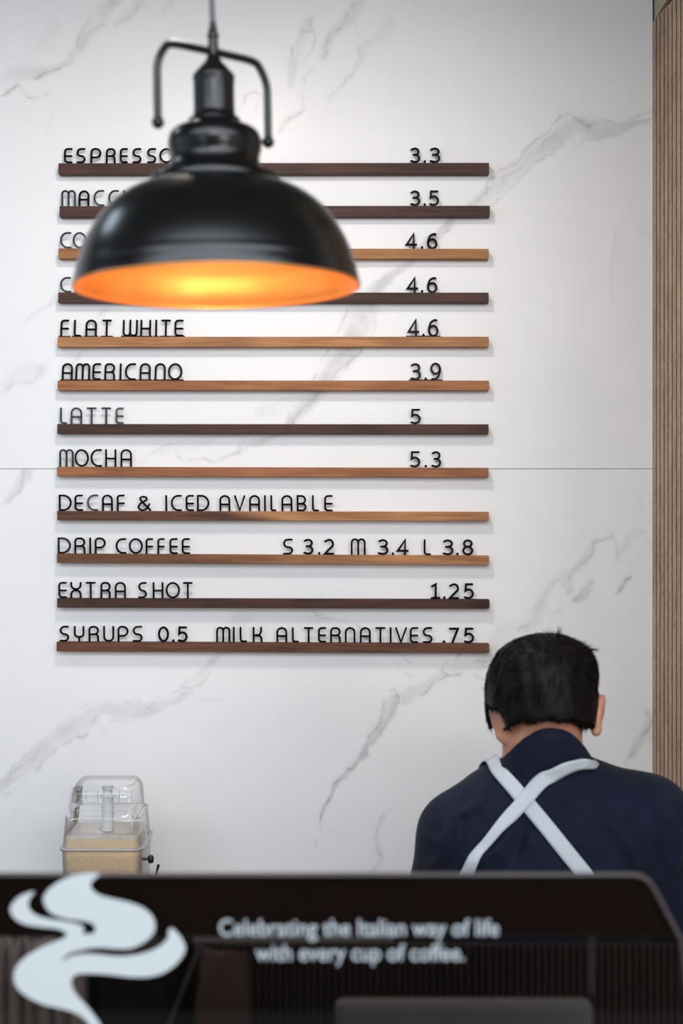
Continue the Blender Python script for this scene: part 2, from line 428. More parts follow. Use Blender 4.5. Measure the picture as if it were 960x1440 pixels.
V_LO = [('f', sh(BAND, *LOW), .34), ('l', sh(EDGE1, *LOW), .28), ('l', sh(EDGE2, *LOW), .34), ('l', sh(EDGE3, *LOW), .2), ('l', sh(EDGE4, *LOW), .18),
    ('f', [(250, 975, 10), (278, 950, 10), (300, 926, 10), (318, 914, 12)], .3), ('l', [(252, 982), (272, 968), (290, 950), (300, 930), (320, 915)], .22),
    ('l', [(320, 980), (300, 984), (275, 990), (262, 1000)], .12), ('l', [(335, 938), (330, 950)], .12),
    ('f', [(40, 662, 22), (30, 680, 22), (14, 702, 16)], .3), ('l', [(36, 664), (28, 690), (18, 698), (0, 710)], .3), ('l', [(42, 665), (50, 680)], .12),
    # ledge eleven to twelve
    ('f', [(330, 872, 24), (370, 862, 20), (420, 866, 26), (450, 868, 20)], .16),
    ('l', [(318, 884), (332, 866), (360, 862)], .14), ('l', [(440, 852), (448, 864), (462, 870), (475, 872), (493, 878), (510, 888)], .4), ('l', [(474, 872), (476, 884)], .25),
    ('l', [(548, 916), (567, 922), (578, 932), (583, 938)], .35), ('l', [(562, 940), (580, 950)], .16),
    ('f', [(700, 898, 30), (720, 880, 30), (690, 925, 26), (660, 935, 24), (636, 946, 22), (600, 962, 18), (570, 978, 24)], .24),
    ('l', [(695, 922), (683, 928), (670, 928), (662, 940), (652, 946), (645, 952), (632, 950), (624, 940), (640, 925), (650, 918)], .4),
    ('l', [(662, 942), (670, 952), (682, 958)], .22), ('l', [(632, 950), (610, 962), (594, 975), (580, 984), (568, 984)], .36),
    ('l', [(680, 905), (665, 895), (672, 880)], .14),
    # the long vein under it
    ('f', [(560, 978, 14), (548, 992, 22), (538, 1014, 18), (524, 1036, 14), (512, 1056, 12), (498, 1074, 10), (480, 1096, 8), (466, 1120, 8), (452, 1150, 6)], .5),
    ('l', [(562, 988), (556, 970), (553, 969), (543, 980), (536, 1002), (530, 1020), (516, 1036), (510, 1058), (499, 1074), (487, 1082), (478, 1096), (470, 1106), (460, 1132), (449, 1158), (443, 1184)], .55),
    ('l', [(562, 988), (550, 1000), (543, 1012), (532, 1036), (518, 1052), (508, 1066), (498, 1078)], .5),
    ('l', [(556, 972), (557, 984), (548, 994), (552, 1002)], .3), ('l', [(532, 1012), (522, 1026)], .35),
    ('l', [(522, 1012), (514, 1032), (505, 1050), (500, 1060)], .2), ('l', [(446, 1182), (440, 1192)], .2),
    ('l', [(567, 1120), (552, 1136), (540, 1144), (530, 1158), (526, 1178), (528, 1194), (536, 1204), (532, 1218), (528, 1232)], .28),
    ('f', [(540, 1144, 8), (528, 1170, 8), (534, 1202, 10)], .2), ('l', [(577, 1108), (567, 1120)], .12),
    # right
    ('l', [(860, 750), (846, 757), (834, 762), (827, 780), (820, 792), (808, 804), (803, 812), (800, 824), (794, 833)], .38),
    ('f', [(858, 754, 12), (834, 764, 10), (806, 808, 16), (790, 805, 16), (798, 830, 12)], .28),
    ('l', [(786, 816), (770, 834), (760, 850), (748, 864), (738, 880), (728, 896)], .3), ('l', [(746, 870), (765, 858), (788, 857)], .22),
    ('f', [(782, 814, 16), (766, 840, 20), (752, 866, 22), (736, 886, 20)], .22), ('l', [(788, 860), (770, 872), (756, 884)], .2),
    ('f', [(832, 820, 12), (824, 832, 22), (806, 844, 14)], .4), ('l', [(834, 812), (828, 824), (818, 830), (804, 846)], .3), ('l', [(838, 832), (822, 836)], .2),
    ('f', [(888, 815, 6), (876, 824, 14), (868, 832, 8)], .4), ('l', [(891, 812), (880, 820), (870, 832)], .45),
    ('l', [(918, 752), (904, 768), (892, 782), (884, 800)], .26), ('l', [(862, 752), (866, 770), (866, 786), (880, 790)], .2),
    ('f', [(898, 748, 18), (880, 768, 14), (868, 778, 12)], .24), ('l', [(914, 675), (902, 695), (898, 712), (902, 722)], .14),
    ('f', [(912, 1004, 14), (906, 1030, 16), (890, 1060, 14)], .4), ('l', [(908, 1004), (912, 1014), (903, 1030), (896, 1048), (881, 1072)], .4),
    ('l', [(918, 1026), (912, 1048), (899, 1078), (890, 1086)], .35), ('l', [(918, 1002), (910, 1024), (904, 1034)], .3),
    ('l', [(560, 700), (540, 720)], .0), ('l', [(30, 1140), (12, 1160)], .1),
]
def paint(PX, PY, strokes):
    wx = (fbm(PX / 26, PY / 26, 4) - .5) * 15; wy = (fbm(PX / 26 + 50, PY / 26 + 9, 4) - .5) * 15
    X = PX + wx; Y = PY + wy
    fill = np.zeros_like(X); line = np.zeros_like(X)
    nf = fbm(PX / 30 + 7, PY / 30 + 3, 5)
    nl = fbm(PX / 14 + 90, PY / 14 + 40, 3)
    for kind, pts, s in strokes:
        if s <= 0: continue
        q = smooth_pts([tuple(p) if len(p) == 3 else tuple(p) + (2.6,) for p in pts], 4) if len(pts) > 2 else pts if len(pts[0]) == 3 else [tuple(p) + (2.6,) for p in pts]
        q = np.array([list(v) for v in q], float)
        mw = q[:, 2].max() + 22
        sel = np.where((PX > q[:, 0].min() - mw) & (PX < q[:, 0].max() + mw) & (PY > q[:, 1].min() - mw) & (PY < q[:, 1].max() + mw))[0]
        if not len(sel): continue
        x, y = X[sel], Y[sel]
        best = np.full(len(sel), 1e9)
        for a, bb in zip(q, q[1:]):
            d = bb[:2] - a[:2]; L = max((d ** 2).sum(), 1e-6)
            t = np.clip(((x - a[0]) * d[0] + (y - a[1]) * d[1]) / L, 0, 1)
            dist = np.hypot(x - a[0] - t * d[0], y - a[1] - t * d[1])
            wd = a[2] + (bb[2] - a[2]) * t
            best = np.minimum(best, dist / (wd / 2))
        if kind == 'f':
            v = np.clip(1.25 - best, 0, 1) ; v = v * v * (3 - 2 * v)
            v = v * s * np.clip(.35 + 1.3 * (nf[sel] - .2), 0, 1.3)
            fill[sel] = np.maximum(fill[sel], v)
        else:
            v = np.exp(-best ** 2 * .8) * .9 + .22 * np.exp(-best ** 2 * .06)
            v = v * s * .8 * np.clip(2.6 * (nl[sel] - .28), 0, 1.25)
            line[sel] = np.maximum(line[sel], v)
    return np.clip(fill, 0, 1), np.clip(line, 0, 1)

def slab(name, px0, px1, py0, py1, step, strokes, parent):
    """marble slab in the wall plane with a fine face grid that carries the vein colours"""
    a = P(px0, py0, WALL); c_ = P(px1, py1, WALL)
    nx = max(2, int((c_.x - a.x) / step)); nz = max(2, int((a.z - c_.z) / step))
    xs = np.linspace(a.x, c_.x, nx); zs = np.linspace(a.z, c_.z, nz)
    GX, GZ = np.meshgrid(xs, zs)
    gx = GX.ravel(); gz = GZ.ravel(); n = len(gx)
    co = np.empty((n, 3), np.float32); co[:, 0] = gx; co[:, 1] = WALL; co[:, 2] = gz
    # rim pushed back to the wall: the slab's thickness
    rim = [(a.x, a.z), (c_.x, a.z), (c_.x, c_.z), (a.x, c_.z)]
    idx = np.arange(n).reshape(nz, nx)
    f = np.stack([idx[:-1, :-1], idx[1:, :-1], idx[1:, 1:], idx[:-1, 1:]], -1).reshape(-1, 4)
    back = np.array([[x, WALL + .012, z] for x, z in rim], np.float32)
    co = np.vstack([co, back])
    nf = len(f)
    loops = [f.ravel()]
    sizes = [4] * nf
    extra = []
    for e, (p, q) in zip([idx[0, :][::-1], idx[:, -1][::-1], idx[-1, :], idx[:, 0]], [(0, 1), (1, 2), (2, 3), (3, 0)]):
        extra.append(list(map(int, e)) + [n + p, n + q])
    for e in extra: loops.append(np.array(e)); sizes.append(len(e))
    lv = np.concatenate(loops).astype(np.int32)
    me = bpy.data.meshes.new(name)
    me.vertices.add(len(co)); me.vertices.foreach_set('co', co.ravel())
    me.loops.add(len(lv)); me.loops.foreach_set('vertex_index', lv)
    me.polygons.add(len(sizes))
    starts = np.concatenate([[0], np.cumsum(sizes)[:-1]]).astype(np.int32)
    me.polygons.foreach_set('loop_start', starts)
    me.update(calc_edges=True); me.validate()
    PX = gx / WALL * F + 480; PY = 720 - (gz - EYE) / WALL * F
    fi, li = paint(PX, PY, strokes) if strokes else (np.zeros(n), np.zeros(n))
    colr = np.zeros((len(co), 4), np.float32); colr[:n, 0] = fi; colr[:n, 1] = li; colr[:, 3] = 1
    at = me.color_attributes.new('vein', 'FLOAT_COLOR', 'POINT')
    at.data.foreach_set('color', colr.ravel())
    return link(name, me, M_marble, parent)
JT = 658.5
slab('marble_slab', -32, 917.2, -55, JT, .0028, V_UP, wb)
slab('marble_slab', -32, 917.2, JT + .5, 1245, .0028, V_LO, wb)
slab('marble_slab', -32, 917.2, 1246, 1540, .05, None, wb)
slab('marble_slab', -33 - 870, -33, -55, JT, .02, V_UP and sh and [(k, sh(p, -965, 0), s) for k, p, s in V_UP], wb)
slab('marble_slab', -33 - 870, -33, JT + .5, 1540, .02, [(k, sh(p, -965, 0), s) for k, p, s in V_LO], wb)
jt = P(0, JT + .25, WALL).z
tj = st(boxobj('trim_1', XL, .721, WALL + .0008, WALL + .011, jt - .0012, jt + .0012, M_edge))

# ------------------------------------------------------------------ slatted side wall
SX = .7215
wr = st(boxobj('wall_right', SX + .026, SX + .16, 1.9, WALL, 0, ZC, M_plaster))
top_h = EYE + .345 * 3.3
boxobj('backing_board', SX + .012, SX + .026, 1.9, WALL, 0, top_h + .002, M_felt, wr)
pitch = .0393
bm = bmesh.new(); box(bm, 0, .012, -.0135, .0135, 0, 1, .0015, 1)
for v in bm.verts: pass
bm.normal_update()
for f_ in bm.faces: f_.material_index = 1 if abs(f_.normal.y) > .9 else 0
slat_me = mesh_of(bm, 'slat'); slat_me.materials.append(M_slat)
slat_me.materials.append(simple('slat_core_shade', srgb(70, 50, 38), .9, spec=.1))  # dark core colour also puts groove shade into the end faces
k = 0
while WALL - .015 - k * pitch > 1.92:
    s = bpy.data.objects.new('slat', slat_me); COL.objects.link(s); s.parent = wr
    s.location = (SX, WALL - .0155 - k * pitch, 0)
    s.scale = (1, 1, top_h - .0045 * k)
    k += 1
boxobj('plaster_head', SX + .003, SX + .03, 1.9, WALL, top_h + .002, ZC, M_plaster, wr)
boxobj('edge_strip', SX, SX + .003, WALL - .004, WALL + .002, top_h, ZC, M_frame, wr)

# ------------------------------------------------------------------ letters
SW = 2.75     # stroke width, pixels of the letter plane
def arc(cx, cy, rx, ry, a0, a1, n=9):
    return [(cx + rx * math.cos(math.radians(a0 + (a1 - a0) * k / n)), cy + ry * math.sin(math.radians(a0 + (a1 - a0) * k / n))) for k in range(n + 1)]

def glyph(ch, w, h, s):
    """stroke centre lines, x right, y up, outer size w x h"""
    l, r, b, t = s / 2, w - s / 2, s / 2, h - s / 2
    cx, m = (l + r) / 2, h * .47
    q = min(4.6, (r - l) * .45)
    if ch == 'E': return [[(r, t)] + arc(l + q, t - q, q, q, 90, 180) + arc(l + q, b + q, q, q, 180, 270) + [(r, b)], [(l, m), (r, m)]]
    if ch == 'F': return [[(r, t)] + arc(l + q, t - q, q, q, 90, 180) + [(l, 0)], [(l, m), (r, m)]]
    if ch == 'S':
        r1 = (t - m) / 2; r2 = (m - b) / 2; a = r1 * .95; c_ = r2 * .95
        return [[(r - .3, t), (l + a + .8, t)] + arc(l + a + .4, t - r1, a + .4, r1, 90, 270)[1:] + arc(r - c_ - .4, b + r2, c_ + .4, r2, 90, -90) + [(l, b)]]
    if ch in 'PRB':
        mm = m if ch != 'P' else h * .38
        R = (t - mm) / 2
        a = [(l, 0)] + arc(l + q, t - q, q, q, 180, 90, 6) + arc(r - R, t - R, R, R, 90, -90) + [(l, mm)]
        if ch == 'P': return [a]
        if ch == 'R': return [a, [(r - q - .6, mm)] + arc(r - q, mm - q + .2, q, q, 90, 0) + [(r, 0)]]
        R2 = (mm - b) / 2
        a = [(l, b), (l, t)] + arc(r - R - .5, t - R, R, R, 90, -90) + [(l, mm)]
        return [a, [(r - R2 - 1, mm)] + arc(r - R2, b + R2, R2, R2, 90, -90) + [(l, b)]]
    if ch == 'O': return [arc(cx, (t + b) / 2, (r - l) / 2, (t - b) / 2, 0, 360, 36)]
    if ch == 'C':
        rx = (r - l) * .68
        return [[(r, t)] + arc(l + rx, (t + b) / 2, rx, (t - b) / 2, 90, 270, 18) + [(r, b)]]
    if ch == 'D':
        rx = (r - l) * .66
        return [[(l, b), (l, t)] + arc(r - rx, (t + b) / 2, rx, (t - b) / 2, 90, -90, 18) + [(l, b)]]
    if ch == 'M':
        p = (r - l) / 4
        return [[(l, 0)] + arc(l + p, t - p, p, p, 180, 0, 12) + [(cx, 0)], arc(r - p, t - p, p, p, 180, 0, 12) + [(r, 0)]]
    if ch == 'W':
        p = (r - l) / 4
        return [[(l, t)] + arc(l + p, b + p, p, p, 180, 360, 12) + [(cx, t)], arc(r - p, b + p, p, p, 180, 360, 12) + [(r, t)]]
    if ch in 'AN':
        p = (r - l) / 2
        a = [(l, 0)] + arc(cx, t - p * .95, p, p * .95, 180, 0, 16) + [(r, 0)]
        return [a, [(l, h * .42), (r, h * .42)]] if ch == 'A' else [a]
    if ch == 'H': return [[(l, 0), (l, t)], [(r, 0), (r, t)], [(l, m), (r, m)]]
    if ch == 'I': return [[(cx, 0), (cx, t)]]
    if ch == 'L': return [[(l, t)] + arc(l + q, b + q, q, q, 180, 270) + [(r, b)]]
    if ch == 'T': return [[(l, t), (r, t)], [(cx, 0), (cx, t)]]
    if ch == 'U':
        p = min((r - l) / 2, 6)
        return [[(l, t)] + arc(l + p, b + p, p, p, 180, 270, 8) + arc(r - p, b + p, p, p, 270, 360, 8) + [(r, t)]]
    if ch == 'Y':
        p = (r - l) / 2
        return [[(l, t)] + arc(cx, h * .42 + p * .3, p, p * .75, 180, 360, 14) + [(r, t)], [(cx, h * .42 - p * .4), (cx, 0)]]
    if ch == 'V': return [[(l, t), (cx, b), (r, t)]]
    if ch == 'K':
        return [[(l, 0), (l, t)], [(r - .5, t), (r - .5, t - 3)] + arc(r - 6.5, t - 3, 6, h * .53 - 3, 0, -80, 8) + [(l, m)], [(r - 7, m)] + arc(r - 6, m - 6, 6, 6, 90, 0, 8) + [(r, 0)]]
    if ch == 'X':
        return [[(l, t), (l, t - 3)] + arc(cx - .6, t - 3, (r - l) / 2 - .6, m - 5, 180, 270, 8) + [(cx, m)] + arc(cx + .6, t - 3, (r - l) / 2 - .6, m - 5, 270, 360, 8) + [(r, t)],
                [(l, 0), (l, b + 3)] + arc(cx - .6, b + 3, (r - l) / 2 - .6, m - 4, 180, 90, 8) + [(cx, m)] + arc(cx + .6, b + 3, (r - l) / 2 - .6, m - 4, 90, 0, 8) + [(r, 0)]]
    if ch == '&':
        pts = smooth_pts([(r, b), (cx + 1, h * .42), (l + 3.2, h * .72), (l + 3.4, h * .88), (cx - .8, t), (cx + 3, h * .86), (cx + 2.4, h * .7), (l + 3, h * .5), (l, h * .25), (l + 3, b + .6), (cx - .8, b), (cx + 4, h * .2), (r - 1.4, h * .45)], 5)
        return [[tuple(p) for p in pts]]
    # numerals
    if ch == '.': return [[(cx - .3, b + .2), (cx + .3, b + .2)], [(cx - .3, b + .9), (cx + .3, b + .9)]]
    if ch == '1': return [[(l, h * .80), (cx, t), (cx, b)], [(l - .2, b), (r, b)]]
    if ch == '7': return [[(l, t), (r, t), (l + (r - l) * .3, 0)]]
    if ch == '4': return [[(l + (r - l) * .74, 0), (l + (r - l) * .74, t), (l, h * .27), (r, h * .27)]]
    if ch == '0': return [arc(cx, (t + b) / 2, (r - l) / 2, (t - b) / 2, 0, 360, 32)]
    if ch == '8':
        R1, R2 = (t - h * .54) / 2, (h * .54 - b) / 2
        return [arc(cx, t - R1, (r - l) / 2 * .86, R1, 0, 360, 26), arc(cx, b + R2, (r - l) / 2, R2, 0, 360, 26)]
    if ch == '3':
        R1, R2 = (t - h * .53) / 2, (h * .53 - b) / 2
        ra, rb = (r - l) * .46, (r - l) * .52
        return [[(l + .6, t - 1.6)] + arc(r - .8 - ra, t - R1, ra, R1, 118, -90, 16) + [(l + 3.2, h * .53)], [(r - .8 - ra, h * .53)] + arc(r - rb, b + R2, rb, R2, 90, -110, 16) + [(l, b + 1.2)]]
    if ch == '2':
        R1 = h * .27
        return [[(l + .4, t - 2.2)] + arc(cx + .2, t - R1, (r - l) * .46, R1, 125, -25, 14) + [(cx + .5, h * .36), (l, b), (r, b)]]
    if ch == '5':
        R2 = h * .60 / 2 - s * .2
        return [[(r - .8, t), (l + 1.4, t), (l + .8, h * .53)] + arc(r - (r - l) * .56, b + R2, (r - l) * .56, R2, 105, -110, 18) + [(l, b + 1.0)]]
    if ch in '69':
        R = h * .58 / 2
        bowl = arc(cx, b + R - s * .2, (r - l) / 2, R, 0, 360, 28)
        up = [tuple(p) for p in smooth_pts([(r - 1.2, t - .3), (cx + 1.4, t - .1), (l + 2.4, h * .78), (l, h * .46), (l, h * .33)], 5)]
        g = [bowl, up]
        if ch == '9': g = [[(w - x, h - y) for x, y in p] for p in g]
        return g
    raise KeyError(ch)

LZ = WALL - .0150       # plane of the letters
U = LZ / F              # metres per pixel there
def ribbon(bm, pts, sw, y0, y1, flat):
    """flat stroke of width sw between the planes y0 (front) and y1 (back)"""
    p = [Vector((a, b)) for a, b in pts]
    q = [p[0]]
    for v in p[1:]:
        if (v - q[-1]).length > .02 * U or len(p) == 2: q.append(v)
    p = q
    closed = len(p) > 8 and (p[0] - p[-1]).length < .05 * U
    if closed: p = p[:-1]
    n = len(p); L = []; R = []
    for i in range(n):
        a = p[i - 1] if (i or closed) else None
        b = p[(i + 1) % n] if (i < n - 1 or closed) else None
        d1 = (p[i] - a).normalized() if a is not None else None
        d2 = (b - p[i]).normalized() if b is not None else None
        if d1 is None: d1 = d2
        if d2 is None: d2 = d1
        n1 = Vector((-d1.y, d1.x)); n2 = Vector((-d2.y, d2.x))
        k = n1 + n2
        k = k.normalized() if k.length > 1e-6 else n1
        k = k / max(.45, k.dot(n1))
        L.append(p[i] + k * sw / 2); R.append(p[i] - k * sw / 2)
    ring = list(R)
    outlines = []
    def quads(A, B):
        for i in range(n - (0 if closed else 1)):
            j = (i + 1) % n
            outlines.append([A[i], B[i], B[j], A[j]])
    fv = {}
    def V(side, i, y):
        key = (side, i, y)
        if key not in fv:
            c_ = (L if side else R)[i]
            fv[key] = bm.verts.new((c_.x, y, c_.y))
        return fv[key]
    for i in range(n - (0 if closed else 1)):
        j = (i + 1) % n
        bm.faces.new((V(1, i, y0), V(0, i, y0), V(0, j, y0), V(1, j, y0)))
        bm.faces.new((V(1, i, y1), V(1, j, y1), V(0, j, y1), V(0, i, y1)))
        bm.faces.new((V(1, i, y0), V(1, j, y0), V(1, j, y1), V(1, i, y1)))
        bm.faces.new((V(0, i, y0), V(0, i, y1), V(0, j, y1), V(0, j, y0)))
    if not closed:
        for i, dirn in ((0, -1), (n - 1, 1)):
            d = (p[1] - p[0]).normalized() if i == 0 else (p[-1] - p[-2]).normalized()
            a0 = L[i] - p[i] if i == 0 else R[i] - p[i]
            cap0 = [V(1, i, y0), V(0, i, y0)]; cap1 = [V(1, i, y1), V(0, i, y1)]
            if flat:
                bm.faces.new((cap0[0], cap0[1], cap1[1], cap1[0])); continue
            st_ = V(1, i, y0), V(1, i, y1)
            prev = st_
            m0 = []; m1 = []
            for kk in range(1, 6):
                a_ = PI * kk / 6
                base = L[i] - p[i]
                vec = base * math.cos(a_) + (d * dirn) * (sw / 2) * math.sin(a_)
                c_ = p[i] + vec
                m0.append(bm.verts.new((c_.x, y0, c_.y))); m1.append(bm.verts.new((c_.x, y1, c_.y)))
            c0 = [cap0[0]] + m0 + [cap0[1]]; c1 = [cap1[0]] + m1 + [cap1[1]]
            bm.faces.new(c0); bm.faces.new(c1[::-1])
            for a_, b_, e_, f_ in zip(c0, c0[1:], c1[1:], c1): bm.faces.new((a_, b_, e_, f_))

def ordw(i): return ['first', 'second', 'third', 'fourth', 'fifth', 'sixth', 'seventh', 'eighth', 'ninth', 'tenth', 'eleventh', 'twelfth'][i]

def put_char(ch, x0, x1, ytop, ybase, row, label, cat, group, foot, tilt, yaw, is_num):
    """glyph that reaches from ytop to the ledge top ybase (pixels); sinks 3 mm into the groove"""
    s = SW * (1.10 if is_num else 1)
    sink = .003 / U
    h = ybase - ytop - LIFT.get(row, 0)
    wpx = max(x1 - x0, s)
    bm = bmesh.new()
    base = -(sink) if not foot else 0
    for pl in glyph(ch, wpx, h, s):
        off = 0 if foot else LIFT.get(row, 0)
        ribbon(bm, [((x - wpx / 2) * U, (y + off + (.9 if foot else 0)) * U) for x, y in pl], s * U, -.0015, .0015, False)
    # tab that stands in the groove, and the proud foot bar where the photo shows one
    if ch != '.' or foot or True:
        fw = wpx / 2 + (2.2 if foot else .3)
        box(bm, -fw * U, fw * U, -.0015, .0015, -.003, (2.0 if foot else (.4 if row < 4 else -.2)) * U)
    name = {'.': 'full_stop', '&': 'ampersand'}.get(ch, 'numeral' if is_num else 'letter')
    o = obj(name, bm, M_digit if is_num else M_letter)
    c_ = P((x0 + x1) / 2, ybase, LZ)
    o.location = (c_.x, LZ, row_z(row, c_.x))
    o.rotation_euler = (math.radians(tilt), 0, math.radians(yaw))
    return tag(o, label, cat, group)

# ledges: y of the top edge at the left and right end, thickness, ends, material, description
ROWS = [
    ('espresso', 229.4, 228.9, 15.2, 82, 687.6, M_dark, 'dark walnut ledge carrying ESPRESSO and 3.3, topmost of the twelve'),
    ('macchiato', 289.8, 289.2, 15.0, 83.5, 688.6, M_dark, 'dark walnut ledge carrying the 3.5 price, just below the top one'),
    ('cortado', 349.2, 349.8, 14.2, 82, 687, M_cortado, 'light streaked walnut ledge under the upper 4.6 price'),
    ('cappuccino', 411.2, 411.4, 14.2, 81.6, 686.8, M_dark, 'dark walnut ledge passing just under the rim of the black pendant lamp'),
    ('flat white', 473.6, 473.4, 14.4, 81, 687, M_light, 'light brown walnut ledge carrying FLAT WHITE and 4.6'),
    ('americano', 535.0, 535.2, 14.0, 81, 687.4, M_warm, 'reddish light walnut ledge carrying AMERICANO and 3.9'),
    ('latte', 596.2, 596.6, 13.8, 80.4, 686.8, M_dark, 'dark walnut ledge carrying LATTE and 5'),
    ('mocha', 656.4, 657.8, 13.4, 80, 686.6, M_warm, 'light walnut ledge carrying MOCHA and 5.3'),
    ('decaf', 718.4, 719.6, 13.2, 80.2, 687, M_decaf, 'walnut ledge turning from dark to light, under DECAF & ICED AVAILABLE'),
    ('drip coffee', 778.6, 781.4, 13.0, 80, 687.4, M_drip, 'walnut ledge lighter towards its right end, under DRIP COFFEE'),
    ('extra shot', 841.4, 843.0, 13.0, 80.2, 688, M_dark, 'dark walnut ledge carrying EXTRA SHOT and 1.25'),
    ('syrups', 902.8, 905.2, 13.2, 79.4, 687.8, M_mid, 'brown walnut ledge carrying SYRUPS and MILK ALTERNATIVES, lowest of the twelve'),
]
FRONT = WALL - .025
row_geo = []
for nm, ya, yb, th, xa, xb, mat, lab in ROWS:
    A = P(xa, ya, FRONT); B = P(xb, yb, FRONT)
    T = th / F * FRONT
    d = .0009
    prof = [(0, 0), (-.025 + d, 0), (-.025, -d), (-.025, -T + d), (-.025 + d, -T), (0, -T)]  # (y from wall, z)
    g0, g1 = -.0172, -.0128
    top = [(0, 0), (g1, 0), (g1, -.003), (g0, -.003), (g0, 0), (-.025 + d, 0)]
    prof = top + [(-.025, -d), (-.025, -T + d), (-.025 + d, -T), (0, -T)]
    Lx = (B - A).x
    bm = bmesh.new()
    rings = []
    for x, ins in ((0, .0008), (.0008, 0), (Lx - .0008, 0), (Lx, .0008)):
        cy, cz = -.0125, -T / 2
        rings.append([bm.verts.new((x - Lx / 2, y - math.copysign(ins, y - cy), z - math.copysign(ins, z - cz))) for y, z in prof])
    for r1, r2 in zip(rings, rings[1:]):
        for i in range(len(prof)):
            j = (i + 1) % len(prof)
            bm.faces.new((r1[i], r1[j], r2[j], r2[i]))
    bm.faces.new(rings[0][::-1]); bm.faces.new(rings[-1])
    o = obj('menu_ledge', bm, mat)
    o.location = ((A.x + B.x) / 2, WALL, (A.z + B.z) / 2)
    sl = math.atan2(B.z - A.z, Lx)
    o.rotation_euler = (0, -sl, 0)
    tag(o, lab, 'ledge', 'walnut menu ledges on the marble wall')
    row_geo.append(((A.x + B.x) / 2, (A.z + B.z) / 2, math.tan(sl)))

def row_z(i, x):
    cx, cz, k = row_geo[i]
    return cz + k * (x - cx)

# words: row, word, top y, base y, foot?, [(x0, x1) ...]
WORDS = [
    (0, 'ESPRESSO', 208, [(89.8, 101.9), (107.4, 120.3), (127.1, 142.5), (148.7, 162.7), (168.4, 179.8), (186, 198.9), (206.7, 219.7), (223.8, 244.5)]),
    (1, 'MACCHIATO', 267.6, [(86.4, 107), (110.4, 125.8), (131.5, 147), (152.3, 167.7), (173.4, 188.3), (194, 196.8), (202, 217), (222, 236), (240, 260)]),
    (2, 'CORTADO', 326.6, [(84.5, 100.8), (102.4, 122.3), (125.3, 139.5), (143, 157), (161, 176), (181, 197), (201, 221)]),
    (3, 'CAPPUCCINO', 389.6, [(84.5, 100.5), (106, 121), (126, 141), (146, 161), (165, 181), (185, 201), (205, 221), (226, 229), (234, 249), (253, 273)]),
    (4, 'FLAT', 449.6, [(84.7, 96.7), (103.5, 113.8), (120, 136), (143, 156.7)]),
    (4, 'WHITE', 449.6, [(172.3, 193.6), (197, 212.2), (218.1, 220.4), (226.1, 239.9), (244.9, 257.8)]),
    (5, 'AMERICANO', 511, [(86.8, 102.2), (105.8, 126.5), (129.7, 141.8), (146.6, 161.7), (168.2, 170.4), (175.3, 191), (196, 211.7), (217.2, 232.8), (235.8, 256.2)]),
    (6, 'LATTE', 572.9, [(84.5, 94.4), (99.4, 115.7), (121.9, 136), (142.5, 156.5), (162.4, 174)]),
    (7, 'MOCHA', 631.5, [(83.6, 104), (105, 125.3), (127.6, 143.9), (148, 163.8), (169.5, 185.6)]),
    (8, 'DECAF', 695.4, [(82.9, 101.2), (105, 117.3), (122.3, 138.6), (143.6, 159), (164.3, 175.7)]),
    (8, '&', 697, [(193.4, 212.8)]),
    (8, 'ICED', 695.8, [(232.7, 235.2), (240.3, 256), (261, 273), (276.9, 294.5)]),
    (8, 'AVAILABLE', 696, [(308.5, 323.9), (329, 345.2), (350.2, 365.6), (371.3, 373.8), (380, 388.7), (395.6, 411.2), (417, 431), (438.4, 448.7), (455.6, 467.8)]),
    (9, 'DRIP', 755.6, [(81.3, 100), (104.7, 120.3), (125.8, 128.3), (133.3, 149)]),
    (9, 'COFFEE', 756.6, [(162.7, 178), (181.2, 201), (204.8, 215.8), (221.3, 231.9), (238.3, 250.2), (255.5, 267.4)]),
    (9, 'S', 757.3, [(397.9, 412)]), (9, 'M', 756.8, [(493, 514)]), (9, 'L', 758, [(595.3, 606)]),
    (10, 'EXTRA', 818, [(82.2, 94.4), (99, 115), (120.7, 134.9), (141.3, 155.8), (161.5, 177.3)]),
    (10, 'SHOT', 818.2, [(194.5, 206.7), (214.7, 230), (233, 253.2), (257.3, 271)]),
    (11, 'SYRUPS', 879.8, [(84, 97.4), (104, 119), (124.6, 139.5), (145.2, 160.8), (165.4, 181), (186.7, 200.7)]),
    (11, 'MILK', 881, [(303.9, 323.9), (327.4, 330), (336.9, 347.5), (355.2, 369)]),
    (11, 'ALTERNATIVES', 881.6, [(388.5, 404), (410.2, 420), (427, 440.7), (446.9, 458.6), (464, 479), (484.6, 499.7), (505.7, 521.2), (527.4, 541.9), (547.8, 550.2), (555.2, 572.1), (575.8, 588), (594, 608)]),
]
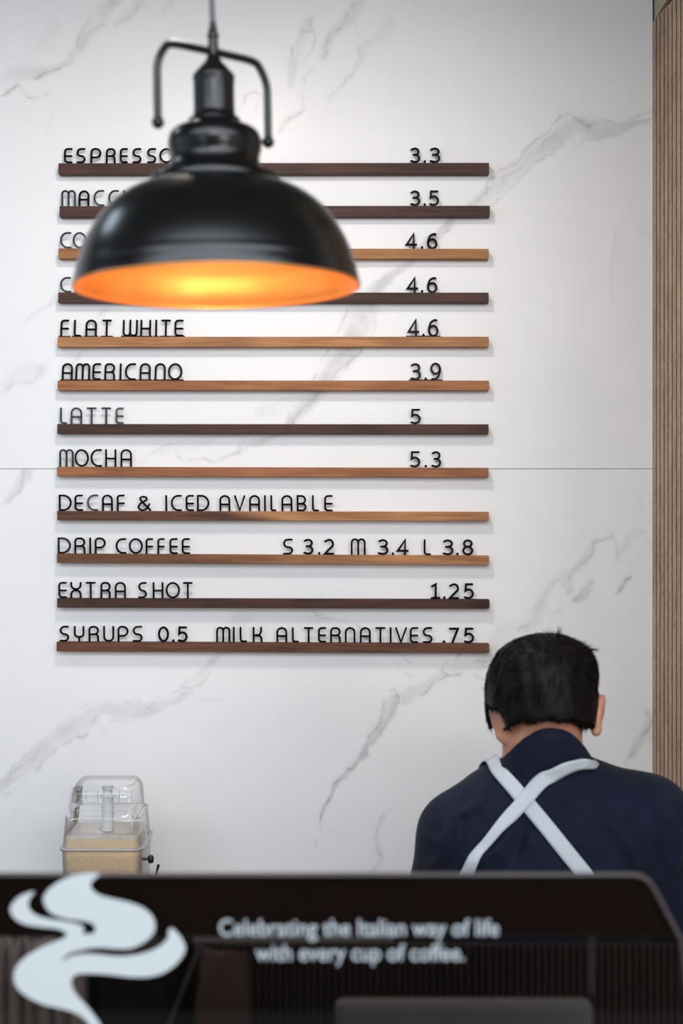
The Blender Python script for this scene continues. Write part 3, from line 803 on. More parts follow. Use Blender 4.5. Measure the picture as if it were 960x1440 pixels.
NUMS = [
    (0, '3.3', 207.3, [(576.5, 590.7), (595.3, 598.8), (603.8, 619)]),
    (1, '3.5', 267.6, [(576.5, 590.9), (595.2, 598.6), (603, 617.3)]),
    (2, '4.6', 327, [(570.2, 586.5), (591.4, 595), (600.3, 615)]),
    (3, '4.6', 389, [(571.6, 587.9), (591.6, 595), (600.3, 615)]),
    (4, '4.6', 449, [(573, 589.6), (593.5, 597), (601.7, 616.5)]),
    (5, '3.9', 511, [(576.9, 591.8), (596.7, 600.3), (604.9, 620)]),
    (6, '5', 574.9, [(576.9, 591.4)]),
    (7, '5.3', 634.4, [(576.2, 590.7), (596.7, 600.3), (606, 620)]),
    (9, '3.2', 757.5, [(426.3, 440.7), (447.1, 450.4), (455.2, 469.8)]),
    (9, '3.4', 758, [(530.9, 546), (550.6, 553.8), (557.5, 574.4)]),
    (9, '3.8', 758.4, [(622, 637.4), (641.6, 644.5), (649.6, 665.2)]),
    (10, '1.25', 820, [(605.6, 619), (622.8, 626.2), (630.8, 645.4), (651.9, 666)]),
    (11, '0.5', 880.6, [(222.2, 237.8), (242.2, 245.2), (249.7, 264)]),
    (11, '.75', 882.4, [(622.5, 625.7), (630.6, 645), (651.9, 666.3)]),
]
FEET = {4, 5}
TILT = {0: -3, 1: 4.8, 2: 4.2, 3: 3.5, 4: -9, 5: -9, 6: 1.0, 7: 6, 8: 5.5, 9: 5, 10: 4.5, 11: 4.5}
LIFT = {0: 1.2, 1: .9, 2: .7, 3: .5, 6: .3, 7: .2}
TLET = {('DECAF', 2): 1.5, ('SYRUPS', 0): .8, ('MOCHA', 0): 4.8, ('LATTE', 4): -5, ('MACCHIATO', 1): -3, ('EXTRA', 3): 2.6, ('DRIP', 0): 3}
YAW = {('LATTE', 4): 5, ('MACCHIATO', 1): -4, ('MOCHA', 3): 5, ('MOCHA', 4): 5, ('SYRUPS', 0): 2}
for ri, wd, yt, xs in WORDS:
    rn = ROWS[ri][0]
    for i, (ch, (a, b_)) in enumerate(zip(wd, xs)):
        if len(wd) == 1:
            lab = {'&': 'black ampersand standing between DECAF and ICED', 'S': 'black letter S for the small size, left of the 3.2 price',
                   'M': 'black letter M for the medium size, left of the 3.4 price', 'L': 'black letter L for the large size, left of the 3.8 price'}[wd]
        else:
            lab = 'black letter %s, %s letter of the word %s on its ledge' % (ch, ordw(i), wd)
        tl = TLET.get((wd, i), TILT[ri]) + (random.random() - .5) * .8
        yw = YAW.get((wd, i), 0) + (random.random() - .5) * 2
        xm = (a + b_) / 2
        base = 720 - (row_z(ri, P(xm, 0, LZ).x) - EYE) / U
        put_char(ch, a, b_, yt, base, ri, lab, 'letter' if ch != '&' else 'symbol', 'standing letters of ' + (wd if len(wd) > 1 else 'the ' + rn + ' ledge'), ri in FEET, tl, yw, False)
for ri, wd, yt, xs in NUMS:
    rn = ROWS[ri][0]
    for i, (ch, (a, b_)) in enumerate(zip(wd, xs)):
        nw = dict(zip('0123456789', ['nought', 'one', 'two', 'three', 'four', 'five', 'six', 'seven', 'eight', 'nine']))
        what = 'full stop' if ch == '.' else 'numeral ' + nw[ch]
        pn = {'3.2': 'small drip coffee', '3.4': 'medium drip coffee', '3.8': 'large drip coffee', '.75': 'milk alternatives'}.get(wd, rn)
        if rn == 'macchiato': pn = 'second ledge from the top'
        if rn == 'cortado': pn = 'third ledge from the top'
        if rn == 'cappuccino': pn = 'fourth ledge from the top'
        lab = 'black %s, %s sign of the %s price' % (what, ordw(i), pn)
        xm = (a + b_) / 2
        base = 720 - (row_z(ri, P(xm, 0, LZ).x) - EYE) / U
        put_char(ch, a, b_, yt, base, ri, lab, 'numeral' if ch != '.' else 'symbol', 'price numerals on the %s ledge' % rn, ri in FEET, (-9 if ri in (2, 3, 4, 5) else -4 if ri < 6 else 4) + random.random(), (random.random() - .5) * 2, True)

# ------------------------------------------------------------------ pendant lamp
PZ = 1.49
pu = PZ / F
lampc = P(305.5, 404, PZ)
M_lamp = simple('black_lamp_metal', (.0035, .0034, .0034, 1), .25, metal=0, spec=.38, var=.3, scale=30)
M_lamp2 = simple('black_lamp_socket', (.006, .006, .0065, 1), .28, spec=.38, var=.3, scale=60)
M_copper = simple('copper_inside', srgb(238, 158, 84), .36, metal=.75, spec=.5, var=.05, scale=20)
M_cord = simple('grey_cord', srgb(96, 96, 102), .7, spec=.2)
pl = thing('pendant_lamp', 'black metal dome pendant lamp with glowing copper inside, hanging by its cord', 'lamp', lampc)
def LY(y): return (404 - y) * pu
def prof(pts): return [(r * pu, LY(y)) for r, y in pts]
outer = [(201, 404), (200.3, 398), (198.2, 389), (197.2, 385), (196.6, 380), (194.5, 374), (191, 362), (186, 348), (179, 333), (169, 316), (156, 299), (141, 285), (125, 274), (108, 266), (94, 261)]
bm = bmesh.new(); lathe(bm, [(0 + x, y) for x, y in prof(smooth_pts(outer, 3))], n=96)
obj('shade', bm, M_lamp, pl, smooth=True)
inner = [(199.0, 404.5), (198.0, 400), (193.5, 388), (188, 362), (183, 348), (176, 333), (166, 317), (153, 301), (138, 288), (122, 277), (100, 268), (60, 262), (26, 260), (0, 259.5)]
bm = bmesh.new(); lathe(bm, prof(smooth_pts(inner, 3)), n=96)
obj('shade_lining', bm, M_copper, pl, smooth=True, label='copper coloured inside of the shade')
bm = bmesh.new()
rr = []
for k in range(97):
    a = 2 * PI * k / 96
    rr.append((200 * pu * math.cos(a), 200 * pu * math.sin(a), LY(404.3)))
tube(bm, rr, 1.9 * pu, 10, caps=False)
obj('rim', bm, M_copper, pl, smooth=True, label='thin rolled copper coloured rim')
bell = [(94, 261), (93, 254), (89, 250), (74, 246), (68, 240), (64, 232), (62.5, 222), (64.5, 214), (66, 205), (65, 196), (61, 187), (52, 181), (40, 177), (37, 172), (36, 168), (31, 164), (29, 160)]
bm = bmesh.new(); lathe(bm, prof(smooth_pts(bell, 3)), n=80)
obj('shade_neck', bm, M_lamp, pl, smooth=True)
sock = [(29, 162), (29.5, 158), (28.8, 154), (28.8, 118), (29.6, 112), (29, 106), (22, 98), (17, 92), (13, 88), (9, 80), (8, 74), (7.5, 64), (7, 56), (8, 52), (8, 47), (6, 43), (5.2, 35), (3.4, 31), (0, 31)]
bm = bmesh.new(); lathe(bm, prof(smooth_pts(sock, 3)), n=48)
obj('socket', bm, M_lamp2, pl, smooth=True)
# cord up to the ceiling and its rose
bm = bmesh.new()
tube(bm, [(0, 0, LY(34)), (-.0006, 0, LY(0)), (-.001, 0, .42), (0, 0, ZC - .02 - lampc.z)], 4.0 * pu, 12)
obj('cord', bm, M_cord, pl, smooth=True)
bm = bmesh.new(); zc = ZC - lampc.z
lathe(bm, [(0, zc - .03), (.02, zc - .03), (.05, zc - .02), (.055, zc - .001), (0, zc - .001)], n=40)
obj('ceiling_rose', bm, M_lamp, pl, smooth=True)
# bracket: a bar bent down at both ends, turned towards the camera on the left
ang = math.radians(-38)
def BR(u, z): # u along the bar
    return (u * math.cos(ang) * -1, -u * math.sin(ang) * -1 * -1, z)
def bpt(u, hz):
    # left end (u<0) nearer the camera
    return Vector((u * .0 + u * math.cos(math.radians(38)), u * math.sin(math.radians(38)), hz))
zb = EYE + .482 - lampc.z; ze = EYE + .3995 - lampc.z
cor = [bpt(-.0685, ze), bpt(-.0685, zb - .045), bpt(-.0675, zb - .024), bpt(-.060, zb - .008), bpt(-.05, zb - .001), bpt(-.02, zb), bpt(.02, zb), bpt(.05, zb - .001), bpt(.060, zb - .008), bpt(.0675, zb - .024), bpt(.0685, zb - .045), bpt(.0685, ze)]
bm = bmesh.new(); tube(bm, [tuple(p) for p in smooth_pts([tuple(v) for v in cor], 5)], 5.6 * pu, 14)
br = obj('bracket', bm, M_lamp2, pl, smooth=True)
for sgn in (-1, 1):
    bm = bmesh.new(); bmesh.ops.create_uvsphere(bm, u_segments=20, v_segments=12, radius=8.8 * pu)
    c_ = bpt(sgn * .0685, ze - .002)
    for v in bm.verts: v.co = v.co + c_
    obj('bracket_ball', bm, M_lamp2, br, smooth=True)
    # pin that holds the foot of the arm against the neck
    if sgn < 0: continue
    bm = bmesh.new(); tube(bm, [c_, bpt(sgn * .052, ze - .002)], 2.4 * pu, 8)
    obj('bracket_pin', bm, M_lamp2, br, smooth=True)
# bulb
M_bulb, nt, b = new_mat('glowing_bulb')
b.inputs['Base Color'].default_value = (1, .85, .6, 1)
b.inputs['Emission Color'].default_value = (1, .62, .25, 1)
b.inputs['Emission Strength'].default_value = 8
bm = bmesh.new()
lathe(bm, [(0, .047), (.012, .048), (.02, .052), (.026, .062), (.027, .072), (.024, .082), (.017, .091), (.013, .098), (.013, .108)], n=32)
obj('bulb', bm, M_bulb, pl, smooth=True, label='lit warm bulb')
ll = bpy.data.lights.new('pendant_light', 'POINT'); ll.energy = 1.3; ll.color = (1, .70, .42); ll.shadow_soft_size = .012
lo = bpy.data.objects.new('pendant_light', ll); COL.objects.link(lo); lo.parent = pl; lo.location = (0, 0, .036)
pl.rotation_euler = (0, math.radians(-1.0), 0)

# ------------------------------------------------------------------ glass guard on the front counter
GZ_ = 1.2
gu = GZ_ / F
M_tint, nt, b = new_mat('tinted_glass')
for n in list(nt.nodes): nt.nodes.remove(n)
out = nt.nodes.new('ShaderNodeOutputMaterial')
tr = nt.nodes.new('ShaderNodeBsdfTransparent'); tr.inputs[0].default_value = (.60, .57, .56, 1)
gl = nt.nodes.new('ShaderNodeBsdfGlossy'); gl.inputs['Roughness'].default_value = .03
fr = nt.nodes.new('ShaderNodeFresnel'); fr.inputs[0].default_value = 1.3
mx = nt.nodes.new('ShaderNodeMixShader')
nt.links.new(fr.outputs[0], mx.inputs[0]); nt.links.new(tr.outputs[0], mx.inputs[1]); nt.links.new(gl.outputs[0], mx.inputs[2]); nt.links.new(mx.outputs[0], out.inputs[0])
M_gedge = simple('polished_glass_edge', srgb(64, 58, 60), .4, spec=.25)
M_band = simple('black_backed_band', srgb(58, 47, 43), .5, spec=.15, var=.1, scale=12)
M_decal = simple('white_vinyl', srgb(168, 175, 176), .7, spec=.2, var=.01)
M_print = simple('pale_print', srgb(150, 157, 162), .7, spec=.2, var=.02)

guard = thing('glass_guard', 'dark tinted glass guard with white steam emblem and slogan along the front counter', 'glass screen', (0, GZ_, 1.05))
def G(px, py, dz=0): return ((px - 480) * gu, GZ_ + dz, EYE + (720 - py) * gu)
def GL(px, py, dz=0):
    g = G(px, py, dz); return Vector((g[0], g[1] - GZ_, g[2] - 1.05))
bot = 720 + (EYE - 1.055) / gu
def guard_outline(x_left=-500, ins=0):
    pts = [(x_left, 1232 + ins)]
    pts += [(890 - ins, 1232 + ins), (903 - ins, 1234.5 + ins), (912 - ins, 1241 + ins), (920 - ins, 1253 + ins)]
    pts += [(957 - ins, 1323)]
    return pts
def plate(pts, y0, y1, flip=False):
    bm = bmesh.new()
    a = [bm.verts.new(GL(x, y, y0)) for x, y in pts]; b_ = [bm.verts.new(GL(x, y, y1)) for x, y in pts]
    bm.faces.new(a); bm.faces.new(b_[::-1])
    n = len(pts)
    for i in range(n):
        bm.faces.new((a[i], a[(i + 1) % n], b_[(i + 1) % n], b_[i]))
    return bm
o_ = guard_outline() + [(968, 1440), (985, bot), (-500, bot)]
obj('glass_pane', plate(o_, 0, .006), M_tint, guard)
# polished edge
bm = bmesh.new()
ed = [GL(x, y, .003) for x, y in guard_outline() + [(960, 1345), (968, 1440), (985, bot)]]
tube(bm, ed, .0024, 8)
obj('glass_edge', bm, M_gedge, guard, smooth=True)
band = guard_outline(ins=3)[:-1] + [(953, 1318), (-500, 1318)]
obj('backed_band', plate(band, .008, .0105), M_band, guard)
boxobj('band_trim', GL(-500, 0).x, GL(954, 0).x, .0075, .011, GL(0, 1321.5).z, GL(0, 1318).z, simple('trim_metal', srgb(64, 66, 66), .4), guard)
boxobj('upright', GL(834.5, 0).x, GL(838, 0).x, .008, .02, GL(0, 1404).z, GL(0, 1321).z, simple('upright_metal', srgb(104, 110, 112), .4), guard)

def decal(name, loops, mat, y, label):
    """closed outlines (pixels) filled as one thin sheet on the glass"""
    cu = bpy.data.curves.new(name, 'CURVE'); cu.dimensions = '2D'; cu.fill_mode = 'BOTH'
    for lp in loops:
        s = cu.splines.new('POLY'); s.points.add(len(lp) - 1)
        for p, q in zip(s.points, lp): p.co = (q[0], -q[1], 0, 1)
        s.use_cyclic_u = True
    tmp = bpy.data.objects.new('tmp', cu); COL.objects.link(tmp)
    me = bpy.data.meshes.new_from_object(tmp)
    bpy.data.objects.remove(tmp)
    for v in me.vertices:
        g = GL(v.co.x, -v.co.y, y); v.co = g
    me.update()
    return link(name, me, mat, guard, label=label)

# steam emblem, from a 3.31x enlargement with its corner at (0, 1210)
S = 960 / 290
def E(pts, sub=6): return [(p[0] / S, 1210 + p[1] / S) for p in smooth_pts(pts, sub, True)]
big = [(455, 60), (400, 58), (320, 76), (245, 118), (205, 165), (208, 205), (240, 245), (300, 268), (365, 278), (410, 285), (438, 300), (444, 322), (436, 338),
       (385, 340), (392, 318), (372, 298), (320, 285), (250, 274), (190, 262), (150, 240), (132, 208), (140, 175), (160, 145), (130, 150), (90, 168), (55, 205), (50, 240), (80, 278), (130, 300), (200, 310), (260, 316), (300, 330), (310, 350),
       (270, 372), (200, 400), (130, 440), (80, 490), (65, 540), (80, 590), (130, 635), (200, 668), (290, 690), (350, 708), (395, 738), (425, 775), (470, 772), (440, 722), (400, 672), (355, 622), (334, 580), (336, 548), (362, 528),
       (430, 526), (520, 532), (610, 542), (700, 540), (770, 518), (830, 470), (862, 415), (850, 370), (820, 330), (796, 314), (782, 332), (784, 355), (755, 390), (700, 420), (620, 440), (540, 444), (460, 436), (390, 434), (330, 446), (285, 470),
       (320, 434), (380, 415), (460, 405), (540, 410), (610, 408), (670, 380), (708, 346), (722, 310), (712, 264), (670, 222), (600, 194), (520, 176), (460, 158), (425, 128), (428, 98), (462, 66)]
decal('steam_emblem', [E(big)], M_decal, -.0006, 'white swirling steam emblem')

def slogan(text, x0, x1, base, xh, y=-.0006, bold=.012):
    cu = bpy.data.curves.new('slogan', 'FONT'); cu.body = text; cu.size = 1; cu.offset = bold
    tmp = bpy.data.objects.new('tmp', cu); COL.objects.link(tmp)
    bpy.context.view_layer.update()
    me = bpy.data.meshes.new_from_object(tmp)
    bpy.data.objects.remove(tmp)
    xs = [v.co.x for v in me.vertices]; ax, bx = min(xs), max(xs)
    k = (x1 - x0) / (bx - ax)
    ky = k * xh
    for v in me.vertices:
        v.co = GL(x0 + (v.co.x - ax) * k, base - v.co.y * ky, y)
    me.update()
    link('slogan_line', me, M_print, guard, label='pale lettering: ' + text)
slogan('Celebrating the Italian way of life', 308, 701, 1315.5, 1.12)
slogan('with every cup of coffee.', 359, 653, 1350.5, 1.12)

# front counter and what stands behind the glass
fc = thing('front_counter', 'dark front counter under the tinted glass guard', 'counter', (0, 1.4, 0))
boxobj('worktop', -1.6, .44, 1.08 - 1.4, 1.62 - 1.4, 1.01, 1.05, M_counter, fc, bevel=.003)
boxobj('body', -1.6, .42, 1.12 - 1.4, 1.58 - 1.4, 0, 1.01, M_counter_body, fc)

M_blackbox = simple('black_appliance', srgb(14, 13, 14), .5, spec=.2)
M_dkslat = wood('dark_stained_slat', srgb(30, 25, 22), srgb(44, 37, 32))
M_cloth_g = simple('grey_ribbed_cloth', srgb(184, 179, 175), .9, spec=.1, scale=20, var=.2, stretch=(60, 1, 3))
# slatted dark backing screen behind the glass on the right
sb = thing('slatted_screen', 'dark slatted wooden screen behind the glass under the slogan', 'screen', (0, 1.5, 1.05))
xa, xb = P(252, 0, 1.5).x, P(990, 0, 1.5).x
ztop = P(0, 1330, 1.5).z - 1.05
boxobj('screen_panel', xa, xb, .006, .014, 0, ztop, M_blackbox, sb)
n = 75
bm = bmesh.new(); box(bm, 0, (xb - xa) / n * .62, 0, .006, 0, ztop, .001, 1)
sm = mesh_of(bm, 'screen_slat'); sm.materials.append(M_dkslat)
for i in range(n):
    s = bpy.data.objects.new('slat', sm); COL.objects.link(s); s.parent = sb; s.location = (xa + (xb - xa) * i / n, 0, 0)
# grey tray in front of the screen
a = P(470, 1404, 1.36); b_ = P(832, 1404, 1.36)
gt = boxobj('grey_tray', a.x, b_.x, 1.35, 1.37, 1.05, a.z, simple('grey_tray_plastic', srgb(96, 98, 100), .6), bevel=.008)
tag(gt, 'grey box shape behind the glass below the slogan', 'box')
# black appliance behind the emblem
a = P(120, 1335, 1.40); b_ = P(252, 1335, 1.40)
ap = thing('black_machine', 'black machine behind the glass at the right of the steam emblem', 'machine', ((a.x + b_.x) / 2, 1.45, 1.05))
hw = (b_.x - a.x) / 2
boxobj('casing', -hw, hw, -.05, .09, .012, a.z - 1.05, M_blackbox, ap, bevel=.01)
boxobj('base', -hw + .01, hw - .01, -.04, .08, 0, .012, M_blackbox, ap)
boxobj('front_panel', -hw + .012, hw - .012, -.053, -.048, .04, a.z - 1.05 - .02, simple('machine_panel', srgb(24, 23, 24), .25), ap, bevel=.001)
# grey ribbed cloth at the left
c0 = P(-40, 1326, 1.34); c1 = P(112, 1326, 1.34)
bm = bmesh.new()
N = 60
top = []; botv = []
for i in range(N + 1):
    x = c0.x + (c1.x - c0.x) * i / N
    yy = 1.345 + .012 * math.sin(i * .75) + .004 * math.sin(i * 1.9)
    z1 = c0.z + .004 * math.sin(i * .5)
    top.append((bm.verts.new((x, yy, z1)), bm.verts.new((x, yy + .004, z1))))
    botv.append((bm.verts.new((x * 1.0, yy * 1.002, 1.05)), bm.verts.new((x, yy + .005, 1.05))))
for i in range(N):
    bm.faces.new((top[i][0], top[i + 1][0], botv[i + 1][0], botv[i][0]))
    bm.faces.new((top[i][1], botv[i][1], botv[i + 1][1], top[i + 1][1]))
    bm.faces.new((top[i][0], top[i][1], top[i + 1][1], top[i + 1][0]))
    bm.faces.new((botv[i][0], botv[i + 1][0], botv[i + 1][1], botv[i][1]))
bm.faces.new((top[0][0], botv[0][0], botv[0][1], top[0][1])); bm.faces.new((top[N][0], top[N][1], botv[N][1], botv[N][0]))
tag(obj('ribbed_cloth', bm, M_cloth_g, smooth=True), 'grey ribbed cloth hanging behind the steam emblem at the left', 'cloth')
# thin leaning rod
a = P(281, 1330, 1.32); b_ = P(238, 1440, 1.32); d = (b_ - a).normalized(); L = (a.z - 1.052) / -d.z
bm = bmesh.new(); tube(bm, [a, a + d * L], .0011, 8)
tag(obj('metal_rod', bm, simple('rod_metal', srgb(150, 152, 158), .35, metal=.8)), 'thin bright rod leaning behind the glass beside the emblem', 'rod')
# crumpled paper bag
bm = bmesh.new()
c_ = P(312, 1400, 1.40)
hw, hd = .030, .024; H = P(0, 1348, 1.4).z - 1.05
rg = []
rnd = random.Random(3)
for k in range(9):
    z = H * k / 8; t = 1 - .25 * (k / 8) ** 2
    ring = []
    for i in range(16):
        a_ = 2 * PI * i / 16
        rx = max(-1, min(1, math.cos(a_) * 1.35)) * hw * t; ry = max(-1, min(1, math.sin(a_) * 1.35)) * hd * (1 - .75 * k / 8)
        ring.append(bm.verts.new((c_.x + rx + rnd.uniform(-.003, .003), 1.42 + ry + rnd.uniform(-.003, .003), 1.05 + z + (rnd.uniform(-.004, .004) if 0 < k else 0))))
    rg.append(ring)
for r1, r2 in zip(rg, rg[1:]):
    for i in range(16): bm.faces.new((r1[i], r1[(i + 1) % 16], r2[(i + 1) % 16], r2[i]))
bm.faces.new(rg[0][::-1]); bm.faces.new(rg[-1])
tag(obj('paper_bag', bm, simple('brown_paper', srgb(66, 54, 47), .85, spec=.1)), 'crumpled dark brown paper bag behind the glass, between rod and grey box', 'bag')

# ------------------------------------------------------------------ back counter and drink dispenser
bc = thing('back_counter', 'low dark counter along the foot of the marble wall', 'counter', (0, 2.95, 0))
boxobj('worktop', XL + .02, SX - .004, -.39, .348, .80, .838, M_counter, bc, bevel=.003)
boxobj('body', XL + .02, SX - .004, -.35, .345, 0, .80, M_counter_body, bc)

DZ = 2.98
du = DZ / F
M_clear = clear_plastic('clear_polycarbonate', rim=(.97, .98, 1, 1), body=.04, edge=.42)
M_clear2 = clear_plastic('frosted_polycarbonate', body=.34, edge=.75, rough=.25)
M_drink, nt, b = new_mat('tan_iced_drink')
v = nt.nodes.new('ShaderNodeTexVoronoi'); v.inputs['Scale'].default_value = 260
tc = nt.nodes.new('ShaderNodeTexCoord'); nt.links.new(tc.outputs['Object'], v.inputs[0])
nt.links.new(ramp(nt, v.outputs['Distance'], [(.10, srgb(232, 214, 186)), (.25, srgb(216, 190, 152)), (.8, srgb(208, 180, 142))]), b.inputs['Base Color'])
b.inputs['Roughness'].default_value = .35
M_foam = simple('pale_foam', srgb(206, 198, 186), .6, var=.15, scale=120)
M_blackp = simple('black_plastic', srgb(20, 20, 22), .4)
dc = P(151, 0, DZ)
dis = thing('drink_dispenser', 'clear plastic dispenser tank of tan drink with domed clear lid', 'drink dispenser', (dc.x, DZ, .838))
def DY(py): return EYE + (720 - py) * (2.905 / F) - .838
def rr_ring(hx, hy, r, n=6):
    pts = []
    for cx_, cy_, a0 in ((hx - r, hy - r, 0), (-hx + r, hy - r, 90), (-hx + r, -hy + r, 180), (hx - r, -hy + r, 270)):
        pts += arc(cx_, cy_, r, r, a0, a0 + 90, n)
    return pts
def rr_loft(secs, cap_bot=False, cap_top=False, ox=0):
    bm = bmesh.new(); rs = []
    for z, hx, hy, r in secs:
        rs.append([bm.verts.new((x + ox, y, z)) for x, y in rr_ring(hx, hy, r)])
    for a, b_ in zip(rs, rs[1:]):
        n = len(a)
        for i in range(n): bm.faces.new((a[i], a[(i + 1) % n], b_[(i + 1) % n], b_[i]))
    if cap_bot: bm.faces.new(rs[0][::-1])
    if cap_top: bm.faces.new(rs[-1])
    return bm
hx = 55.5 * du
zfl = DY(1196)
# base of the machine, hidden behind the guard
obj('base', rr_loft([(0, .092, .11, .02), (.09, .09, .108, .02), (.095, .086, .104, .02)], True, True), M_blackp, dis, smooth=True)
obj('tank', rr_loft([(.096, hx * .93, .078, .022), (.11, hx * .97, .082, .022), (zfl, hx * 1.0, .084, .022), (zfl + .001, hx * 1.04, .09, .022), (zfl + .004, hx * 1.04, .09, .022), (zfl + .0042, hx * .98, .082, .02)], True), M_clear, dis, smooth=True)
zlev = DY(1180)
obj('drink', rr_loft([(.099, hx * .9, .074, .02), (.112, hx * .945, .079, .02), (zfl - .002, hx * .97, .081, .02), (zlev, hx * .93, .078, .02)], True, True), M_drink, dis, smooth=True, label='tan drink filling the tank')
obj('foam', rr_loft([(zlev + .0003, hx * .93, .078, .02), (zlev + .003, hx * .90, .075, .02)], True, True), M_foam, dis, smooth=True)
# lid: lower tier, shoulder, domed upper tier
z1 = DY(1156); z2 = DY(1152); z3 = DY(1114); z4 = DY(1107)
lid = obj('lid', rr_loft([(zfl + .0045, hx * 1.04, .09, .022), (zfl + .007, hx * 1.03, .089, .022), (zfl + .008, hx * .98, .083, .02), (z1, hx * .93, .08, .02), (z2, hx * .92, .078, .02), (z2 + .001, hx * .87, .072, .02), (z2 + .003, hx * .86, .071, .02),
          ((z2 + z3) / 2, hx * .84, .069, .02), (z3 - .006, hx * .82, .066, .02), (z3 + .002, hx * .78, .062, .02), (z4, hx * .70, .054, .018)], False, True), M_clear, dis, smooth=True)
for zz, hh, yy, rad in ((zfl + .005, hx * 1.035, .09, .0016), (z2 + .0005, hx * .925, .079, .0013), (z4 - .001, hx * .72, .056, .001)):
    bm = bmesh.new()
    r_ = [(x, y, zz) for x, y in rr_ring(hh, yy, .02)]; r_.append(r_[0])
    tube(bm, r_, rad, 6, caps=False)
    obj('lid_rib', bm, M_clear2, lid, smooth=True)
for sx in (-1, 1):
    bm = bmesh.new(); xx = sx * hx * .80
    tube(bm, [(xx, -.06, z2 + .002), (xx, -.063, z2 + .02), (xx * .98, -.062, z3 - .006), (xx * .93, -.058, z3 + .001)], .0032, 8)
    obj('lid_clip', bm, M_clear2, lid, smooth=True)
    bm = bmesh.new(); bmesh.ops.create_uvsphere(bm, u_segments=14, v_segments=10, radius=.0065)
    for v_ in bm.verts: v_.co += Vector((sx * hx * .82, -.07, z2 + .006))
    obj('hinge_bump', bm, M_clear2, lid, smooth=True)
bm = bmesh.new()
for x0, x1 in ((-.034, -.010), (.012, .034)):
    zt, zb_ = DY(1111), DY(1130)
    tube(bm, [(x0, -.06, zb_), (x0, -.062, zt - .003), (x0 + .003, -.062, zt), (x1 - .003, -.062, zt), (x1, -.062, zt - .003), (x1, -.06, zb_)], .0013, 6)
    tube(bm, [(x0, -.066, DY(1121)), (x1, -.066, DY(1121))], .001, 6)
    tube(bm, [(x0 + .002, -.066, zb_), (x1 - .002, -.066, zb_)], .001, 6)
obj('lid_handle', bm, M_clear2, lid, smooth=True)
bm = bmesh.new(); tube(bm, [(-hx * .62, -.066, DY(1134)), (hx * .7, -.066, DY(1134))], .0009, 6); tube(bm, [(-hx * .66, -.068, DY(1141)), (hx * .74, -.068, DY(1141))], .0009, 6)
obj('lid_ridge', bm, M_clear2, lid, smooth=True)
bm = bmesh.new()
lathe(bm, [(0, DY(1112)), (.011, DY(1112)), (.012, DY(1113)), (.012, DY(1117)), (.0095, DY(1118)), (.0095, DY(1125)), (.016, DY(1126)), (.016, DY(1128)), (.0115, DY(1129)), (.0125, DY(1145)), (.0128, DY(1176)), (0, DY(1176))], c=(.004, -.02, 0), n=28)
M_tube = clear_plastic('milky_tube', body=.55, edge=.85, rough=.3)
obj('spray_tube', bm, M_tube, dis, smooth=True, label='milky white centre tube')
# side fitting with black knob and tap lever
bm = bmesh.new(); k0 = P(216.5, 1212, DZ); lx = k0.x - dc.x
tube(bm, [(hx * .98, -.05, DY(1212)), (lx, -.05, DY(1212))], .003, 8)
lathe(bm, [(0, DY(1218)), (.005, DY(1217.5)), (.006, DY(1215)), (.006, DY(1209)), (.004, DY(1207)), (0, DY(1206.5))], c=(lx, -.05, 0), n=16)
obj('knob', bm, M_blackp, dis, smooth=True, label='small black knob')
bm = bmesh.new(); tube(bm, [(lx + .016, -.05, DY(1220)), (lx + .012, -.05, DY(1231)), (lx + .004, -.05, .05)], [.003, .0022, .003], 8)
obj('tap_lever', bm, M_blackp, dis, smooth=True)
bm = bmesh.new(); tube(bm, [(hx * 1.03, -.06, DY(1165)), (hx * 1.08, -.06, DY(1170)), (hx * 1.08, -.06, DY(1190)), (hx * 1.06, -.06, zfl + .004)], .0014, 8)
obj('side_latch', bm, M_clear2, dis, smooth=True)

